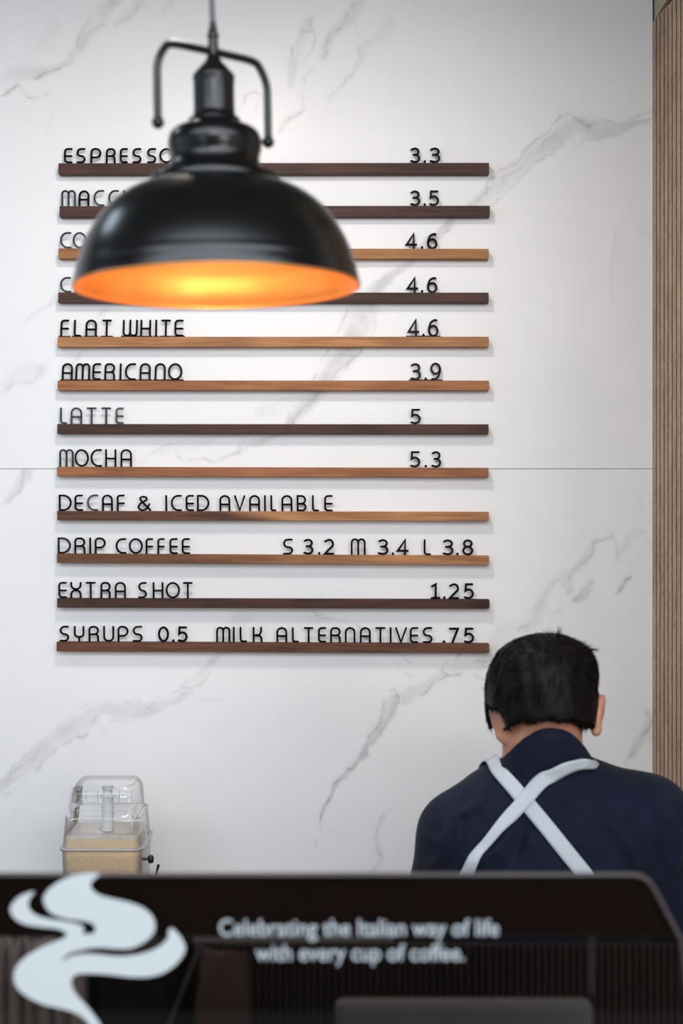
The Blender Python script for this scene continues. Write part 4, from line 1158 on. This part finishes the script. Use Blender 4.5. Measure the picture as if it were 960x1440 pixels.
# ------------------------------------------------------------------ person (smooth distance fields meshed once)
class Field:
    def __init__(s, lo, hi, h):
        s.lo = np.array(lo, float); s.h = h
        s.n = np.ceil((np.array(hi) - s.lo) / h).astype(int) + 1
        s.f = np.full(s.n, .2, np.float32)
    def _sub(s, lo, hi):
        a = np.clip(np.floor((np.array(lo) - s.lo) / s.h).astype(int), 0, s.n - 1)
        b_ = np.clip(np.ceil((np.array(hi) - s.lo) / s.h).astype(int) + 1, 1, s.n)
        sl = tuple(slice(i, j) for i, j in zip(a, b_))
        g = np.meshgrid(*[s.lo[k] + s.h * np.arange(a[k], b_[k]) for k in range(3)], indexing='ij')
        return sl, g
    def _put(s, sl, d, k, op='add'):
        o = s.f[sl]
        if op == 'add':
            hh = np.clip(.5 + .5 * (o - d) / k, 0, 1)
            s.f[sl] = o * (1 - hh) + d * hh - k * hh * (1 - hh)
        else:
            hh = np.clip(.5 - .5 * (o + d) / k, 0, 1)
            s.f[sl] = o * (1 - hh) - d * hh + k * hh * (1 - hh)
    def caps(s, a, b_, ra, rb, k=.02, op='add'):
        a = np.array(a, float); b_ = np.array(b_, float); m_ = max(ra, rb) + k + .03
        sl, (X, Y, Z) = s._sub(np.minimum(a, b_) - m_, np.maximum(a, b_) + m_)
        d = b_ - a; L = max((d ** 2).sum(), 1e-9)
        t = np.clip(((X - a[0]) * d[0] + (Y - a[1]) * d[1] + (Z - a[2]) * d[2]) / L, 0, 1)
        q = np.sqrt((X - a[0] - t * d[0]) ** 2 + (Y - a[1] - t * d[1]) ** 2 + (Z - a[2] - t * d[2]) ** 2) - (ra + (rb - ra) * t)
        s._put(sl, q.astype(np.float32), k, op)
    def ell(s, c_, r, k=.02, rot=None, op='add', p=2.0):
        c_ = np.array(c_, float); r = np.array(r, float); m_ = r.max() + k + .03
        sl, (X, Y, Z) = s._sub(c_ - m_, c_ + m_)
        V = np.stack([X - c_[0], Y - c_[1], Z - c_[2]], -1)
        if rot is not None: V = V @ np.array(rot)      # into local axes
        u = (np.abs(V / r) ** p).sum(-1) ** (1 / p)
        u2 = np.sqrt(((V / r ** 2) ** 2).sum(-1)) + 1e-9
        q = np.where(u > 1e-3, (u - 1) * u / u2 * (1 if p == 2 else .9), -r.min())
        q = np.clip(q, -.2, .2)
        s._put(sl, q.astype(np.float32), k, op)
    def mesh(s, name):
        f = s.f; n = np.array(f.shape)
        ins = f < 0
        cnt = np.zeros(n - 1, np.int8)
        for i in (0, 1):
            for j in (0, 1):
                for k in (0, 1): cnt += ins[i:n[0] - 1 + i, j:n[1] - 1 + j, k:n[2] - 1 + k]
        act = (cnt > 0) & (cnt < 8)
        ci = np.argwhere(act)
        vid = np.full(n - 1, -1, np.int64); vid[act] = np.arange(len(ci))
        acc = np.zeros((len(ci), 3)); num = np.zeros(len(ci))
        cor = [(i, j, k) for i in (0, 1) for j in (0, 1) for k in (0, 1)]
        for p in cor:
            for ax in range(3):
                if p[ax]: continue
                q = list(p); q[ax] = 1
                fp = f[ci[:, 0] + p[0], ci[:, 1] + p[1], ci[:, 2] + p[2]]; fq = f[ci[:, 0] + q[0], ci[:, 1] + q[1], ci[:, 2] + q[2]]
                mk = (fp < 0) != (fq < 0)
                t = np.where(mk, fp / np.where(mk, fp - fq, 1), 0)
                pos = np.zeros((len(ci), 3)); pos += np.array(p); pos[:, ax] += t
                acc[mk] += pos[mk]; num[mk] += 1
        verts = s.lo + s.h * (ci + acc / np.maximum(num, 1)[:, None])
        quads = []
        for ax in range(3):
            sh_ = [slice(1, -1)] * 3; sh_[ax] = slice(0, -1)
            a = ins[tuple(sh_)]
            sh2 = [slice(1, -1)] * 3; sh2[ax] = slice(1, None)
            b_ = ins[tuple(sh2)]
            cr = np.argwhere(a != b_)
            if not len(cr): continue
            sign = a[cr[:, 0], cr[:, 1], cr[:, 2]]
            base = cr.copy()
            for o_ in range(3):
                if o_ != ax: base[:, o_] += 1
            u, v_ = (ax + 1) % 3, (ax + 2) % 3
            def g(du_, dv_):
                c2 = base.copy(); c2[:, u] -= du_; c2[:, v_] -= dv_
                return vid[c2[:, 0], c2[:, 1], c2[:, 2]]
            q = np.stack([g(1, 1), g(0, 1), g(0, 0), g(1, 0)], -1)
            q[~sign] = q[~sign][:, ::-1]
            quads.append(q)
        q = np.concatenate(quads); q = q[(q >= 0).all(1)]
        me = bpy.data.meshes.new(name)
        me.from_pydata(verts.tolist(), [], q.tolist())
        me.update()
        return me

def relax(me, it=2, f=.5):
    n = len(me.vertices)
    co = np.empty(n * 3, np.float32); me.vertices.foreach_get('co', co); co = co.reshape(-1, 3)
    ev = np.empty(len(me.edges) * 2, np.int32); me.edges.foreach_get('vertices', ev); ev = ev.reshape(-1, 2)
    deg = np.bincount(ev.ravel(), minlength=n)[:, None].clip(1)
    for _ in range(it):
        s_ = np.zeros_like(co)
        for k in range(3):
            s_[:, k] = np.bincount(ev[:, 0], weights=co[ev[:, 1], k], minlength=n) + np.bincount(ev[:, 1], weights=co[ev[:, 0], k], minlength=n)
        co = co * (1 - f) + s_ / deg * f
    me.vertices.foreach_set('co', co.ravel().astype(np.float32)); me.update()

CX = .3235
HEAD = np.array([CX, 2.285, 1.418])
SHL, SHR = (.190, 2.28, 1.202), (.484, 2.275, 1.224)      # shoulder joints
ELL, ELR = (.146, 2.40, .985), (.585, 2.37, .985)
WRL, WRR = (.245, 2.585, .895), (.455, 2.585, .895)
HANL, HANR = (.275, 2.66, .872), (.425, 2.66, .872)
NECKB = (CX, 2.275, 1.275)
yaw_h = math.radians(10); pit = math.radians(-30)
def hrot(yaw, pitch):
    """head axes: x to the person's right, y forward, z up; bowed by pitch, turned by yaw"""
    Rz = Matrix.Rotation(yaw, 3, 'Z'); Rx = Matrix.Rotation(pitch, 3, 'X')
    return np.array(Rz @ Rx)
RH = hrot(yaw_h, pit)
def hp(x, y, z): return tuple(HEAD + RH @ np.array([x, y, z]))

def torso(F_, g=0.0, arms=True, legs=True):
    F_.ell((CX, 2.315, 1.12), (.165 + g, .112 + g, .19 + g), .03, p=2.3)
    F_.ell((CX + .003, 2.30, 1.20), (.155 + g, .095 + g, .095 + g), .03)
    F_.ell((CX, 2.30, .93), (.155 + g, .11 + g, .14 + g), .05)
    F_.caps(NECKB, SHL, .047 + g, .047 + g, .03)
    F_.caps((NECKB[0], NECKB[1], NECKB[2] + .004), SHR, .053 + g, .056 + g, .03)
    if not arms: return
    F_.caps(SHL, ELL, .050 + g, .042 + g, .03); F_.caps(SHR, ELR, .060 + g, .045 + g, .03)
    F_.caps(ELL, WRL, .040 + g, .028 + g, .02); F_.caps(ELR, WRR, .040 + g, .028 + g, .02)

body = Field((-.02, 2.08, -.01), (.70, 2.82, 1.56), .0045)
torso(body, 0)
for sx in (-1, 1):
    hip = (CX + sx * .085, 2.29, .88); knee = (CX + sx * .10, 2.27, .48); ank = (CX + sx * .105, 2.25, .08)
    body.caps(hip, knee, .085, .055, .04); body.caps(knee, ank, .052, .036, .03)
    body.caps((ank[0], ank[1] - .03, .03), (ank[0], ank[1] + .15, .025), .032, .024, .02)
# neck and head
body.caps(NECKB, (CX - .004, 2.272, 1.37), .062, .060, .02)
body.ell(hp(0, -.012, .010), (.071, .088, .078), .02, RH)
body.ell(hp(0, .035, -.045), (.056, .058, .065), .025, RH)
body.caps(hp(-.035, .045, -.085), hp(.035, .045, -.085), .022, .022, .02)
body.caps(hp(0, .095, .0), hp(0, .112, -.032), .008, .013, .012)        # nose
body.caps(hp(-.014, .093, -.062), hp(.014, .093, -.062), .008, .008, .006)  # mouth
body.caps(hp(-.018, .092, -.0615), hp(.018, .092, -.0615), .001, .001, .003, 'sub')
for sx in (-1, 1):
    body.ell(hp(sx * .030, .088, .0), (.014, .010, .009), .008, op='sub')
    body.ell(hp(sx * .030, .080, .0), (.012, .011, .010), .003)
    body.ell(hp(sx * .028, .088, .018), (.02, .008, .006), .01)
# ears: shells that stand off the side of the head
def ear(c_, sx, F_):
    R_ = np.array(Matrix.Rotation(sx * math.radians(-26), 3, 'Z') @ Matrix.Rotation(math.radians(-12), 3, 'X') @ Matrix.Rotation(sx * math.radians(8), 3, 'Y'))
    c_ = np.array(c_)
    F_.ell(c_ + np.array((0, 0, .004)), (.0095, .021, .032), .006, R_)
    F_.ell(c_ + np.array((sx * -.004, -.004, -.020)), (.008, .011, .014), .008, R_)
    F_.ell(c_ + R_ @ np.array((sx * .008, .006, .002)), (.005, .011, .020), .004, R_, 'sub')
earL = P(702, 1014, 2.268); earR = P(843.5, 1007, 2.245)
ear((earL.x - .0025, 2.262, earL.z), -1, body)
ear((earR.x - .001, 2.25, earR.z), 1, body)
# hands resting on the worktop, fingers slightly curled
def hand(wr, ha, sx, F_):
    wr = np.array(wr); ha = np.array(ha); d = (ha - wr) / np.linalg.norm(ha - wr)
    side = np.cross(d, (0, 0, 1)); side /= np.linalg.norm(side)
    for k in (-1, -.33, .33, 1):
        F_.caps(wr + side * k * .012, ha + side * k * .027, .017, .013, .012)
        ln = {-1: .060, -.33: .074, .33: .078, 1: .068}[k] * .9
        b0 = ha + side * k * .029
        b1 = b0 + d * ln * .5 + side * k * .003 + np.array((0, 0, .006))
        b2 = b1 + d * ln * .3 + np.array((0, 0, -.008)); b3 = b2 + d * ln * .2 + np.array((0, 0, -.010))
        F_.caps(b0, b1, .0095, .0085, .005); F_.caps(b1, b2, .0085, .0078, .003); F_.caps(b2, b3, .0078, .007, .003)
    t0 = wr + d * .03 - side * sx * .02; t1 = t0 - side * sx * .03 + d * .03; t2 = t1 + d * .028 - side * sx * .004 + np.array((0, 0, -.006))
    F_.caps(t0, t1, .014, .0105, .008); F_.caps(t1, t2, .0105, .0085, .004)
hand(WRL, HANL, -1, body); hand(WRR, HANR, 1, body)
me = body.mesh('person_body'); relax(me, 2)
M_skin, nt, b = new_mat('skin')
n1 = noise_tex(nt, 55, 5, .6)
nt.links.new(ramp(nt, n1, [(.3, srgb(176, 122, 98)), (.7, srgb(200, 150, 124))]), b.inputs['Base Color'])
b.inputs['Roughness'].default_value = .55
b.inputs['Specular IOR Level'].default_value = .3
b.inputs['Subsurface Weight'].default_value = .2
b.inputs['Subsurface Radius'].default_value = (.012, .004, .002)
b.inputs['Subsurface Scale'].default_value = .6
per = thing('person', 'person seen from behind, head bowed, in navy shirt with crossed pale apron straps', 'person', (0, 0, 0))
def shift(me):  # parts are modelled in room coordinates; the Empty stands between the feet
    me.transform(Matrix.Translation((-CX, -2.27, 0)))
per.location = (CX, 2.27, 0)
def part(name, me, mat, label=None, parent=per, smooth=True):
    shift(me)
    return link(name, me, mat, parent, smooth, None, label)
part('body', me, M_skin)

# shirt ------------------------------------------------------------
shirt = Field((-.02, 2.08, .80), (.70, 2.72, 1.40), .005)
torso(shirt, .013)
# open at the neck: remove inside the collar
me = shirt.mesh('shirt'); relax(me, 3)
co = np.empty(len(me.vertices) * 3, np.float32); me.vertices.foreach_get('co', co); co = co.reshape(-1, 3)
no = np.empty(len(me.vertices) * 3, np.float32); me.vertices.foreach_get('normal', no); no = no.reshape(-1, 3)
x, y, z = co[:, 0], co[:, 1], co[:, 2]
def ridge(px, py, qx, qz, w_, amp):
    """fold between two (x, z) points on the back"""
    d = np.array([qx - px, qz - py]); L = (d ** 2).sum()
    t = ((x - px) * d[0] + (z - py) * d[1]) / L
    bow = .012 * np.sin(np.clip(t, 0, 1) * PI)
    nn = np.array([-d[1], d[0]]) / math.sqrt(L)
    dist = (x - px) * nn[0] + (z - py) * nn[1] - bow
    return amp * np.exp(-(dist / w_) ** 2) * np.clip(np.minimum(t, 1 - t) * 5 + .2, 0, 1)
disp = np.zeros(len(co))
def pxz(px, py, zz=2.2): p = P(px, py, zz); return p.x, p.z
for a, b2, w_, am in [((632, 1150), (604, 1235), .008, .004), ((650, 1128), (618, 1240), .009, -.004), ((690, 1110), (640, 1150), .007, .004), ((720, 1165), (655, 1215), .008, .005),
                      ((735, 1150), (690, 1240), .008, -.004), ((745, 1170), (740, 1240), .010, .004), ((700, 1190), (705, 1245), .009, .003), ((640, 1165), (600, 1185), .007, .003),
                      ((860, 1110), (930, 1150), .010, .004), ((850, 1150), (900, 1240), .012, .004), ((905, 1120), (925, 1235), .010, -.004), ((800, 1110), (850, 1130), .009, .003), ((935, 1135), (950, 1235), .009, .004)]:
    (ax, az), (bx, bz) = pxz(*a), pxz(*b2)
    disp += ridge(ax, az, bx, bz, w_, am)
disp *= 2.0 * (y < 2.31)
nz = np.array([noise.noise(Vector((float(a) * 14, float(b2) * 14, float(c2) * 9))) for a, b2, c2 in co])
disp += nz * .0022
co = co + no * disp[:, None]
me.vertices.foreach_set('co', co.ravel().astype(np.float32)); me.update()
bvh_src = bmesh.new(); bvh_src.from_mesh(me)
BV = BVHTree.FromBMesh(bvh_src); bvh_src.free(); shirt_full = me.copy()
# cut the neck hole and the cuffs
bm = bmesh.new(); bm.from_mesh(me)
dl = []
for v_ in bm.verts:
    c_ = v_.co
    r_ = math.hypot((c_.x - CX) / .060, (c_.y - 2.283) / .062)
    if (r_ < 1 and c_.z > 1.25) or c_.z < .815: dl.append(v_)
    elif (c_ - Vector(WRL)).length < .03 or (c_ - Vector(WRR)).length < .03 or (c_.y > 2.60): dl.append(v_)
bmesh.ops.delete(bm, geom=dl, context='VERTS')
bm.to_mesh(me); bm.free()
M_shirt, nt, b = new_mat('navy_cotton')
n1 = noise_tex(nt, 26, 5, .6)
nt.links.new(ramp(nt, n1, [(.3, srgb(12, 17, 33)), (.7, srgb(19, 25, 44))]), b.inputs['Base Color'])
b.inputs['Roughness'].default_value = .85
b.inputs['Specular IOR Level'].default_value = .15
b.inputs['Sheen Weight'].default_value = .04
n2 = noise_tex(nt, 420, 3, .6)
bump(nt, b, n2, .25, .001)
shirt_o = part('shirt', me, M_shirt, 'navy cotton shirt')
# collar: a standing band, high at the nape and falling towards the throat
def ringc(backp, sidex, sidep, frontp):
    out_ = []
    for k in range(48):
        a = 2 * PI * k / 48
        cb = -math.cos(a)                       # -1 back .. +1 front (a = 0 is the back)
        xx = sidex * math.sin(a)
        t = math.cos(a)
        yb, zb_ = backp; ys, zs_ = sidep; yf, zf = frontp
        if t > 0: yy = ys + (yb - ys) * t; zz = zs_ + (zb_ - zs_) * t ** 1.9
        else: yy = ys + (yf - ys) * -t; zz = zs_ + (zf - zs_) * -t
        out_.append(Vector((CX + .0015 + xx, yy, zz)))
    return out_
top_ = ringc((2.196, EYE - (1023 - 720) / F * 2.196), .0725, (2.268, EYE - (1066 - 720) / F * 2.268), (2.345, 1.285))
mid_ = ringc((2.192, EYE - (1043 - 720) / F * 2.184), .0750, (2.270, EYE - (1078 - 720) / F * 2.268), (2.352, 1.27))
bot_ = ringc((2.211, EYE - (1098 - 720) / F * 2.18), .074, (2.272, 1.262), (2.36, 1.24))
inn_ = ringc((2.202, EYE - (1024.5 - 720) / F * 2.2), .0690, (2.268, EYE - (1067.5 - 720) / F * 2.268), (2.340, 1.284))
inn2 = ringc((2.208, EYE - (1060 - 720) / F * 2.2), .070, (2.268, 1.30), (2.34, 1.26))
bm = bmesh.new()
rs = [[bm.verts.new(p) for p in rg_] for rg_ in (inn2, inn_, top_, mid_, bot_)]
for a, b_ in zip(rs, rs[1:]):
    for k in range(48): bm.faces.new((a[k], a[(k + 1) % 48], b_[(k + 1) % 48], b_[k]))
bmesh.ops.subdivide_edges(bm, edges=bm.edges, cuts=2, use_grid_fill=True, smooth=1)
for v_ in bm.verts:
    v_.co += Vector((0, -.0012, .001)) * noise.noise(v_.co * 40) + Vector((0, -.0015, 0)) * math.sin(v_.co.z * 420 + v_.co.x * 30)
bmesh.ops.recalc_face_normals(bm, faces=bm.faces)
jb = bm.copy()
tmp_me = bpy.data.meshes.new('tmp'); jb.to_mesh(tmp_me); jb.free()
jb = bmesh.new(); jb.from_mesh(shirt_full); jb.from_mesh(tmp_me)
BV2 = BVHTree.FromBMesh(jb); jb.free()
me = mesh_of(bm, 'collar'); part('collar', me, M_shirt, 'standing navy collar')

# straps: laid on the back along the lines the photo shows
M_strap = simple('pale_strap', srgb(172, 180, 186), .8, spec=.15, var=.05, scale=300, bmp=.3)
def strap(pts, lift, BV2, over, name='apron_strap'):
    q = smooth_pts(pts, 10)
    cen = []
    for p in q:
        d = P(p[0], p[1], 1) - Vector((0, 0, EYE)); d.normalize()
        hit = BV2.ray_cast(Vector((0, 0, EYE)), d)
        if hit[0] is None: hit = BV2.find_nearest(P(p[0], p[1], 2.3))
        cen.append((hit[0], hit[1], p[2]))
    lead = []
    for v_ in smooth_pts(over, 6)[:-1]:
        hit = BV.find_nearest(Vector(v_)); lead.append((hit[0], hit[1], 20))
    cen = lead + cen[1:]
    cs = [c_[0] for c_ in cen]; ns = [c_[1] for c_ in cen]
    for _ in range(12):
        cs = [cs[0]] + [(cs[i - 1] + cs[i] * 2 + cs[i + 1]) / 4 for i in range(1, len(cs) - 1)] + [cs[-1]]
        ns = [ns[0]] + [((ns[i - 1] + ns[i] * 2 + ns[i + 1]) / 4).normalized() for i in range(1, len(ns) - 1)] + [ns[-1]]
    bm = bmesh.new(); rings = []
    for i in range(len(cs)):
        t = (cs[min(i + 1, len(cs) - 1)] - cs[max(i - 1, 0)]).normalized()
        lift_ = lift + (.003 if i < len(lead) - 1 else 0)
        s_ = t.cross(ns[i]).normalized(); hw_ = cen[i][2] / F * 2.2 / 2
        row = []
        for k in (-1, -.5, 0, .5, 1):
            p = cs[i] + s_ * hw_ * k
            nr = BV2.find_nearest(p)
            n_ = nr[1]
            base = nr[0] + n_ * lift_
            base = base * .12 + (p + ns[i] * (lift_ + .0008)) * .88
            row.append(base)
        ring = [bm.verts.new(p + ns[i] * .0016) for p in row] + [bm.verts.new(p - ns[i] * .0004) for p in row[::-1]]
        rings.append(ring)
    for a, b_ in zip(rings, rings[1:]):
        n_ = len(a)
        for k in range(n_): bm.faces.new((a[k], a[(k + 1) % n_], b_[(k + 1) % n_], b_[k]))
    bm.faces.new(rings[0][::-1]); bm.faces.new(rings[-1])
    me = mesh_of(bm, name); return part(name, me, M_strap)
strap([(697, 1079, 19), (704, 1088, 20), (721, 1106, 21), (742, 1131, 22), (768, 1163, 22), (797, 1199, 22), (822, 1230, 22), (845, 1262, 22), (862, 1300, 22)], .0042, BV, [(CX - .078, 2.46, 1.13), (CX - .078, 2.43, 1.20), (CX - .078, 2.37, 1.27), (CX - .078, 2.31, 1.315), (CX - .078, 2.265, 1.32)])
strap([(836, 1078, 9), (828, 1074, 12), (815, 1072, 16), (798, 1076, 19), (778, 1086, 21), (757, 1103, 21), (739, 1125, 20), (718, 1147, 19), (697, 1170, 15), (681, 1190, 14), (664, 1214, 17), (650, 1238, 18), (636, 1268, 18), (628, 1300, 18)], .006, BV2, [(CX + .085, 2.46, 1.13), (CX + .085, 2.43, 1.20), (CX + .088, 2.37, 1.27), (CX + .088, 2.31, 1.315)])

# trousers, shoes and apron front (behind the counter)
tr = Field((.10, 2.08, .03), (.56, 2.55, 1.0), .008)
tr.ell((CX, 2.30, .91), (.168, .123, .09), .03)
for sx in (-1, 1):
    tr.caps((CX + sx * .085, 2.29, .88), (CX + sx * .10, 2.27, .48), .098, .072, .03); tr.caps((CX + sx * .10, 2.27, .48), (CX + sx * .105, 2.25, .10), .07, .055, .03)
me = tr.mesh('trousers'); relax(me, 2); part('trousers', me, simple('dark_trousers', srgb(34, 34, 38), .9))
for sx in (-1, 1):
    s_ = Field((CX + sx * .105 - .08, 2.13, -.0), (CX + sx * .105 + .08, 2.50, .14), .006)
    s_.caps((CX + sx * .105, 2.215, .045), (CX + sx * .108, 2.42, .040), .044, .038, .02); s_.caps((CX + sx * .105, 2.25, .06), (CX + sx * .105, 2.25, .10), .045, .043, .02)
    me = s_.mesh('shoe'); relax(me, 2); part('shoe', me, simple('black_shoe', srgb(18, 18, 18), .5))
apf = Field((.08, 2.30, .45), (.58, 2.52, 1.22), .007)
torso(apf, .022, arms=False)
apf.ell((CX, 2.36, .72), (.17, .11, .22), .04, p=3)
me = apf.mesh('apron'); relax(me, 2)
bm = bmesh.new(); bm.from_mesh(me)
bmesh.ops.delete(bm, geom=[v_ for v_ in bm.verts if v_.co.y < 2.33 or v_.co.z > 1.16 or abs(v_.co.x - CX) > .15 or v_.co.z < .48], context='VERTS')
bm.to_mesh(me); bm.free(); part('apron', me, M_strap, 'pale apron front')

# hair ---------------------------------------------------------------
hair = Field((CX - .12, 2.14, 1.30), (CX + .12, 2.42, 1.56), .003)
HC = np.array([CX - .003, 2.285, 1.418])
hair.ell(HC, (.0895, .108, .098), .01, p=2.35)
hair.ell(hp(0, -.012, .010), (.0760, .093, .083), .01, RH)
hair.ell((CX + .020, 2.27, 1.475), (.056, .07, .040), .03)
hair.ell((CX - .010, 2.26, 1.462), (.060, .07, .050), .03)
sl = (slice(None),) * 3
gX, gY, gZ = np.meshgrid(*[hair.lo[k] + hair.h * np.arange(hair.n[k]) for k in range(3)], indexing='ij')
def zcut(x, y):
    ys = np.array([2.15, 2.20, 2.225, 2.240, 2.247, 2.252, 2.285, 2.292, 2.305, 2.315, 2.33, 2.42])
    zs = np.array([1.398, 1.397, 1.390, 1.388, 1.40, 1.424, 1.425, 1.39, 1.380, 1.41, 1.44, 1.465])
    zc = np.interp(y, ys, zs)
    zc = zc + .004
    back = np.clip((2.286 - y) / .004, 0, 1)
    left = np.clip((CX - .0640 - x) / .014, 0, 1)
    return zc + (np.maximum(zc, 1.424) - zc) * back * left
zc_ = zcut(gX, gY) + .004 * np.sin(gX * 260) * np.cos(gX * 97) - .015 * (np.abs(gX - CX) / .08) ** 2
hair.f = np.maximum(hair.f, (zc_ - gZ)).astype(np.float32)
inner_cut = np.sqrt(((gX - CX) / .066) ** 2 + ((gY - 2.285) / .084) ** 2 + ((gZ - 1.425) / .078) ** 2) - 1
hair.f = np.maximum(hair.f, -inner_cut * .07).astype(np.float32)
me = hair.mesh('hair'); relax(me, 2)
nv = len(me.vertices)
co = np.empty(nv * 3, np.float32); me.vertices.foreach_get('co', co); co = co.reshape(-1, 3)
no = np.empty(nv * 3, np.float32); me.vertices.foreach_get('normal', no); no = no.reshape(-1, 3)
nz = np.array([noise.noise(Vector((float(a) * 60, float(b2) * 60, float(c2) * 22))) for a, b2, c2 in co])
co = co + no * (nz * .0022)[:, None]
me.vertices.foreach_set('co', co.ravel().astype(np.float32)); me.update()
bm = bmesh.new(); bm.from_mesh(me)
crown = Vector((CX + .012, 2.235, 1.50))
def strand(p, d, L, w_, curl):
    side = d.cross(Vector((random.uniform(-1, 1), random.uniform(-1, 1), random.uniform(-1, 1)))).normalized()
    up_ = d.cross(side).normalized()
    pts = [p, p + d * L * .5 + curl * L * .25, p + d * L + curl * L]
    ws = [w_, w_ * .7]
    r_ = []
    for q_, ww in zip(pts[:2], ws):
        r_.append([bm.verts.new(q_ + side * ww), bm.verts.new(q_ - side * ww * .5 + up_ * ww * .87), bm.verts.new(q_ - side * ww * .5 - up_ * ww * .87)])
    tip = bm.verts.new(pts[2])
    for k in range(3):
        j = (k + 1) % 3
        bm.faces.new((r_[0][k], r_[0][j], r_[1][j], r_[1][k])); bm.faces.new((r_[1][k], r_[1][j], tip))
ids = rng.integers(0, nv, 22000)
for i in ids:
    p = Vector([float(t) for t in co[i]]); n_ = Vector([float(t) for t in no[i]])
    if (p - Vector(HC)).dot(n_) <= 0 and n_.z > -.3: continue
    away = (p - crown); away = (away - n_ * away.dot(n_))
    down = Vector((0, 0, -1)); down = down - n_ * down.dot(n_)
    low = p.z < 1.43
    d = (away.normalized() * .7 + down.normalized() * (1.0 if low else .5) + n_ * (.06 if low else .12) + Vector([random.gauss(0, .12) for _ in range(3)]))
    if d.length < 1e-4: continue
    L = random.uniform(.008, .016) if p.z < 1.42 else random.uniform(.010, .02)
    strand(p - n_ * .001, d.normalized(), L, .00042, -n_ * .10)
# cowlick and loose tufts at the crown
for _ in range(260):
    u = random.random()
    bp = P(782 + 44 * u, 897 + 6 * u + 8 * u * u, 2.24) + Vector((random.gauss(0, .003), random.gauss(0, .012), -.006))
    d = Vector((.35 + .9 * u + random.gauss(0, .2), random.gauss(0, .2), 1.0 - .5 * u + random.gauss(0, .1))).normalized()
    strand(bp, d, random.uniform(.010, .020), .00042, Vector((.35, 0, -.3)))
for _ in range(14):
    bp = P(783.5, 897, 2.24) + Vector((random.gauss(0, .0018), random.gauss(0, .004), -.004))
    strand(bp, Vector((random.uniform(-.15, .25), 0, 1)).normalized(), random.uniform(.018, .027), .00048, Vector((.15, 0, 0)))
# nape fringe
for _ in range(900):
    a = random.uniform(-1, 1)
    yy = 2.196 + .05 * a * a
    xx = CX + .004 + a * .062
    zz = float(zcut(xx, yy)) + .006 - .013 * abs(a) ** 2 + random.uniform(-.002, .006)
    hit = BV.find_nearest(Vector((xx, yy, zz)))
    d = Vector((random.gauss(-.05 * a, .12), .12 + random.gauss(0, .05), -1)).normalized()
    strand(Vector((xx, yy + .004, zz)), d, random.uniform(.008, .016) * (1.5 if abs(a) > .72 else 1), .0004, Vector((0, .1, 0)))
# side lock in front of the left ear
for _ in range(180):
    p = Vector((CX - .0815 + random.gauss(0, .0022), random.uniform(2.290, 2.312), 1.400 + random.uniform(-.006, .012)))
    strand(p, Vector((.15, .02, -1)).normalized(), random.uniform(.014, .030), .0005, Vector((.1, 0, 0)))
bm.to_mesh(me); bm.free()
M_hair, nt, b = new_mat('black_hair')
n1 = noise_tex(nt, 160, 3, .6)
nt.links.new(ramp(nt, n1, [(.3, (.0025, .0022, .0022, 1)), (.7, (.006, .0052, .005, 1))]), b.inputs['Base Color'])
b.inputs['Roughness'].default_value = .5
b.inputs['Specular IOR Level'].default_value = .12
part('hair', me, M_hair, 'short black hair with a tuft at the crown')
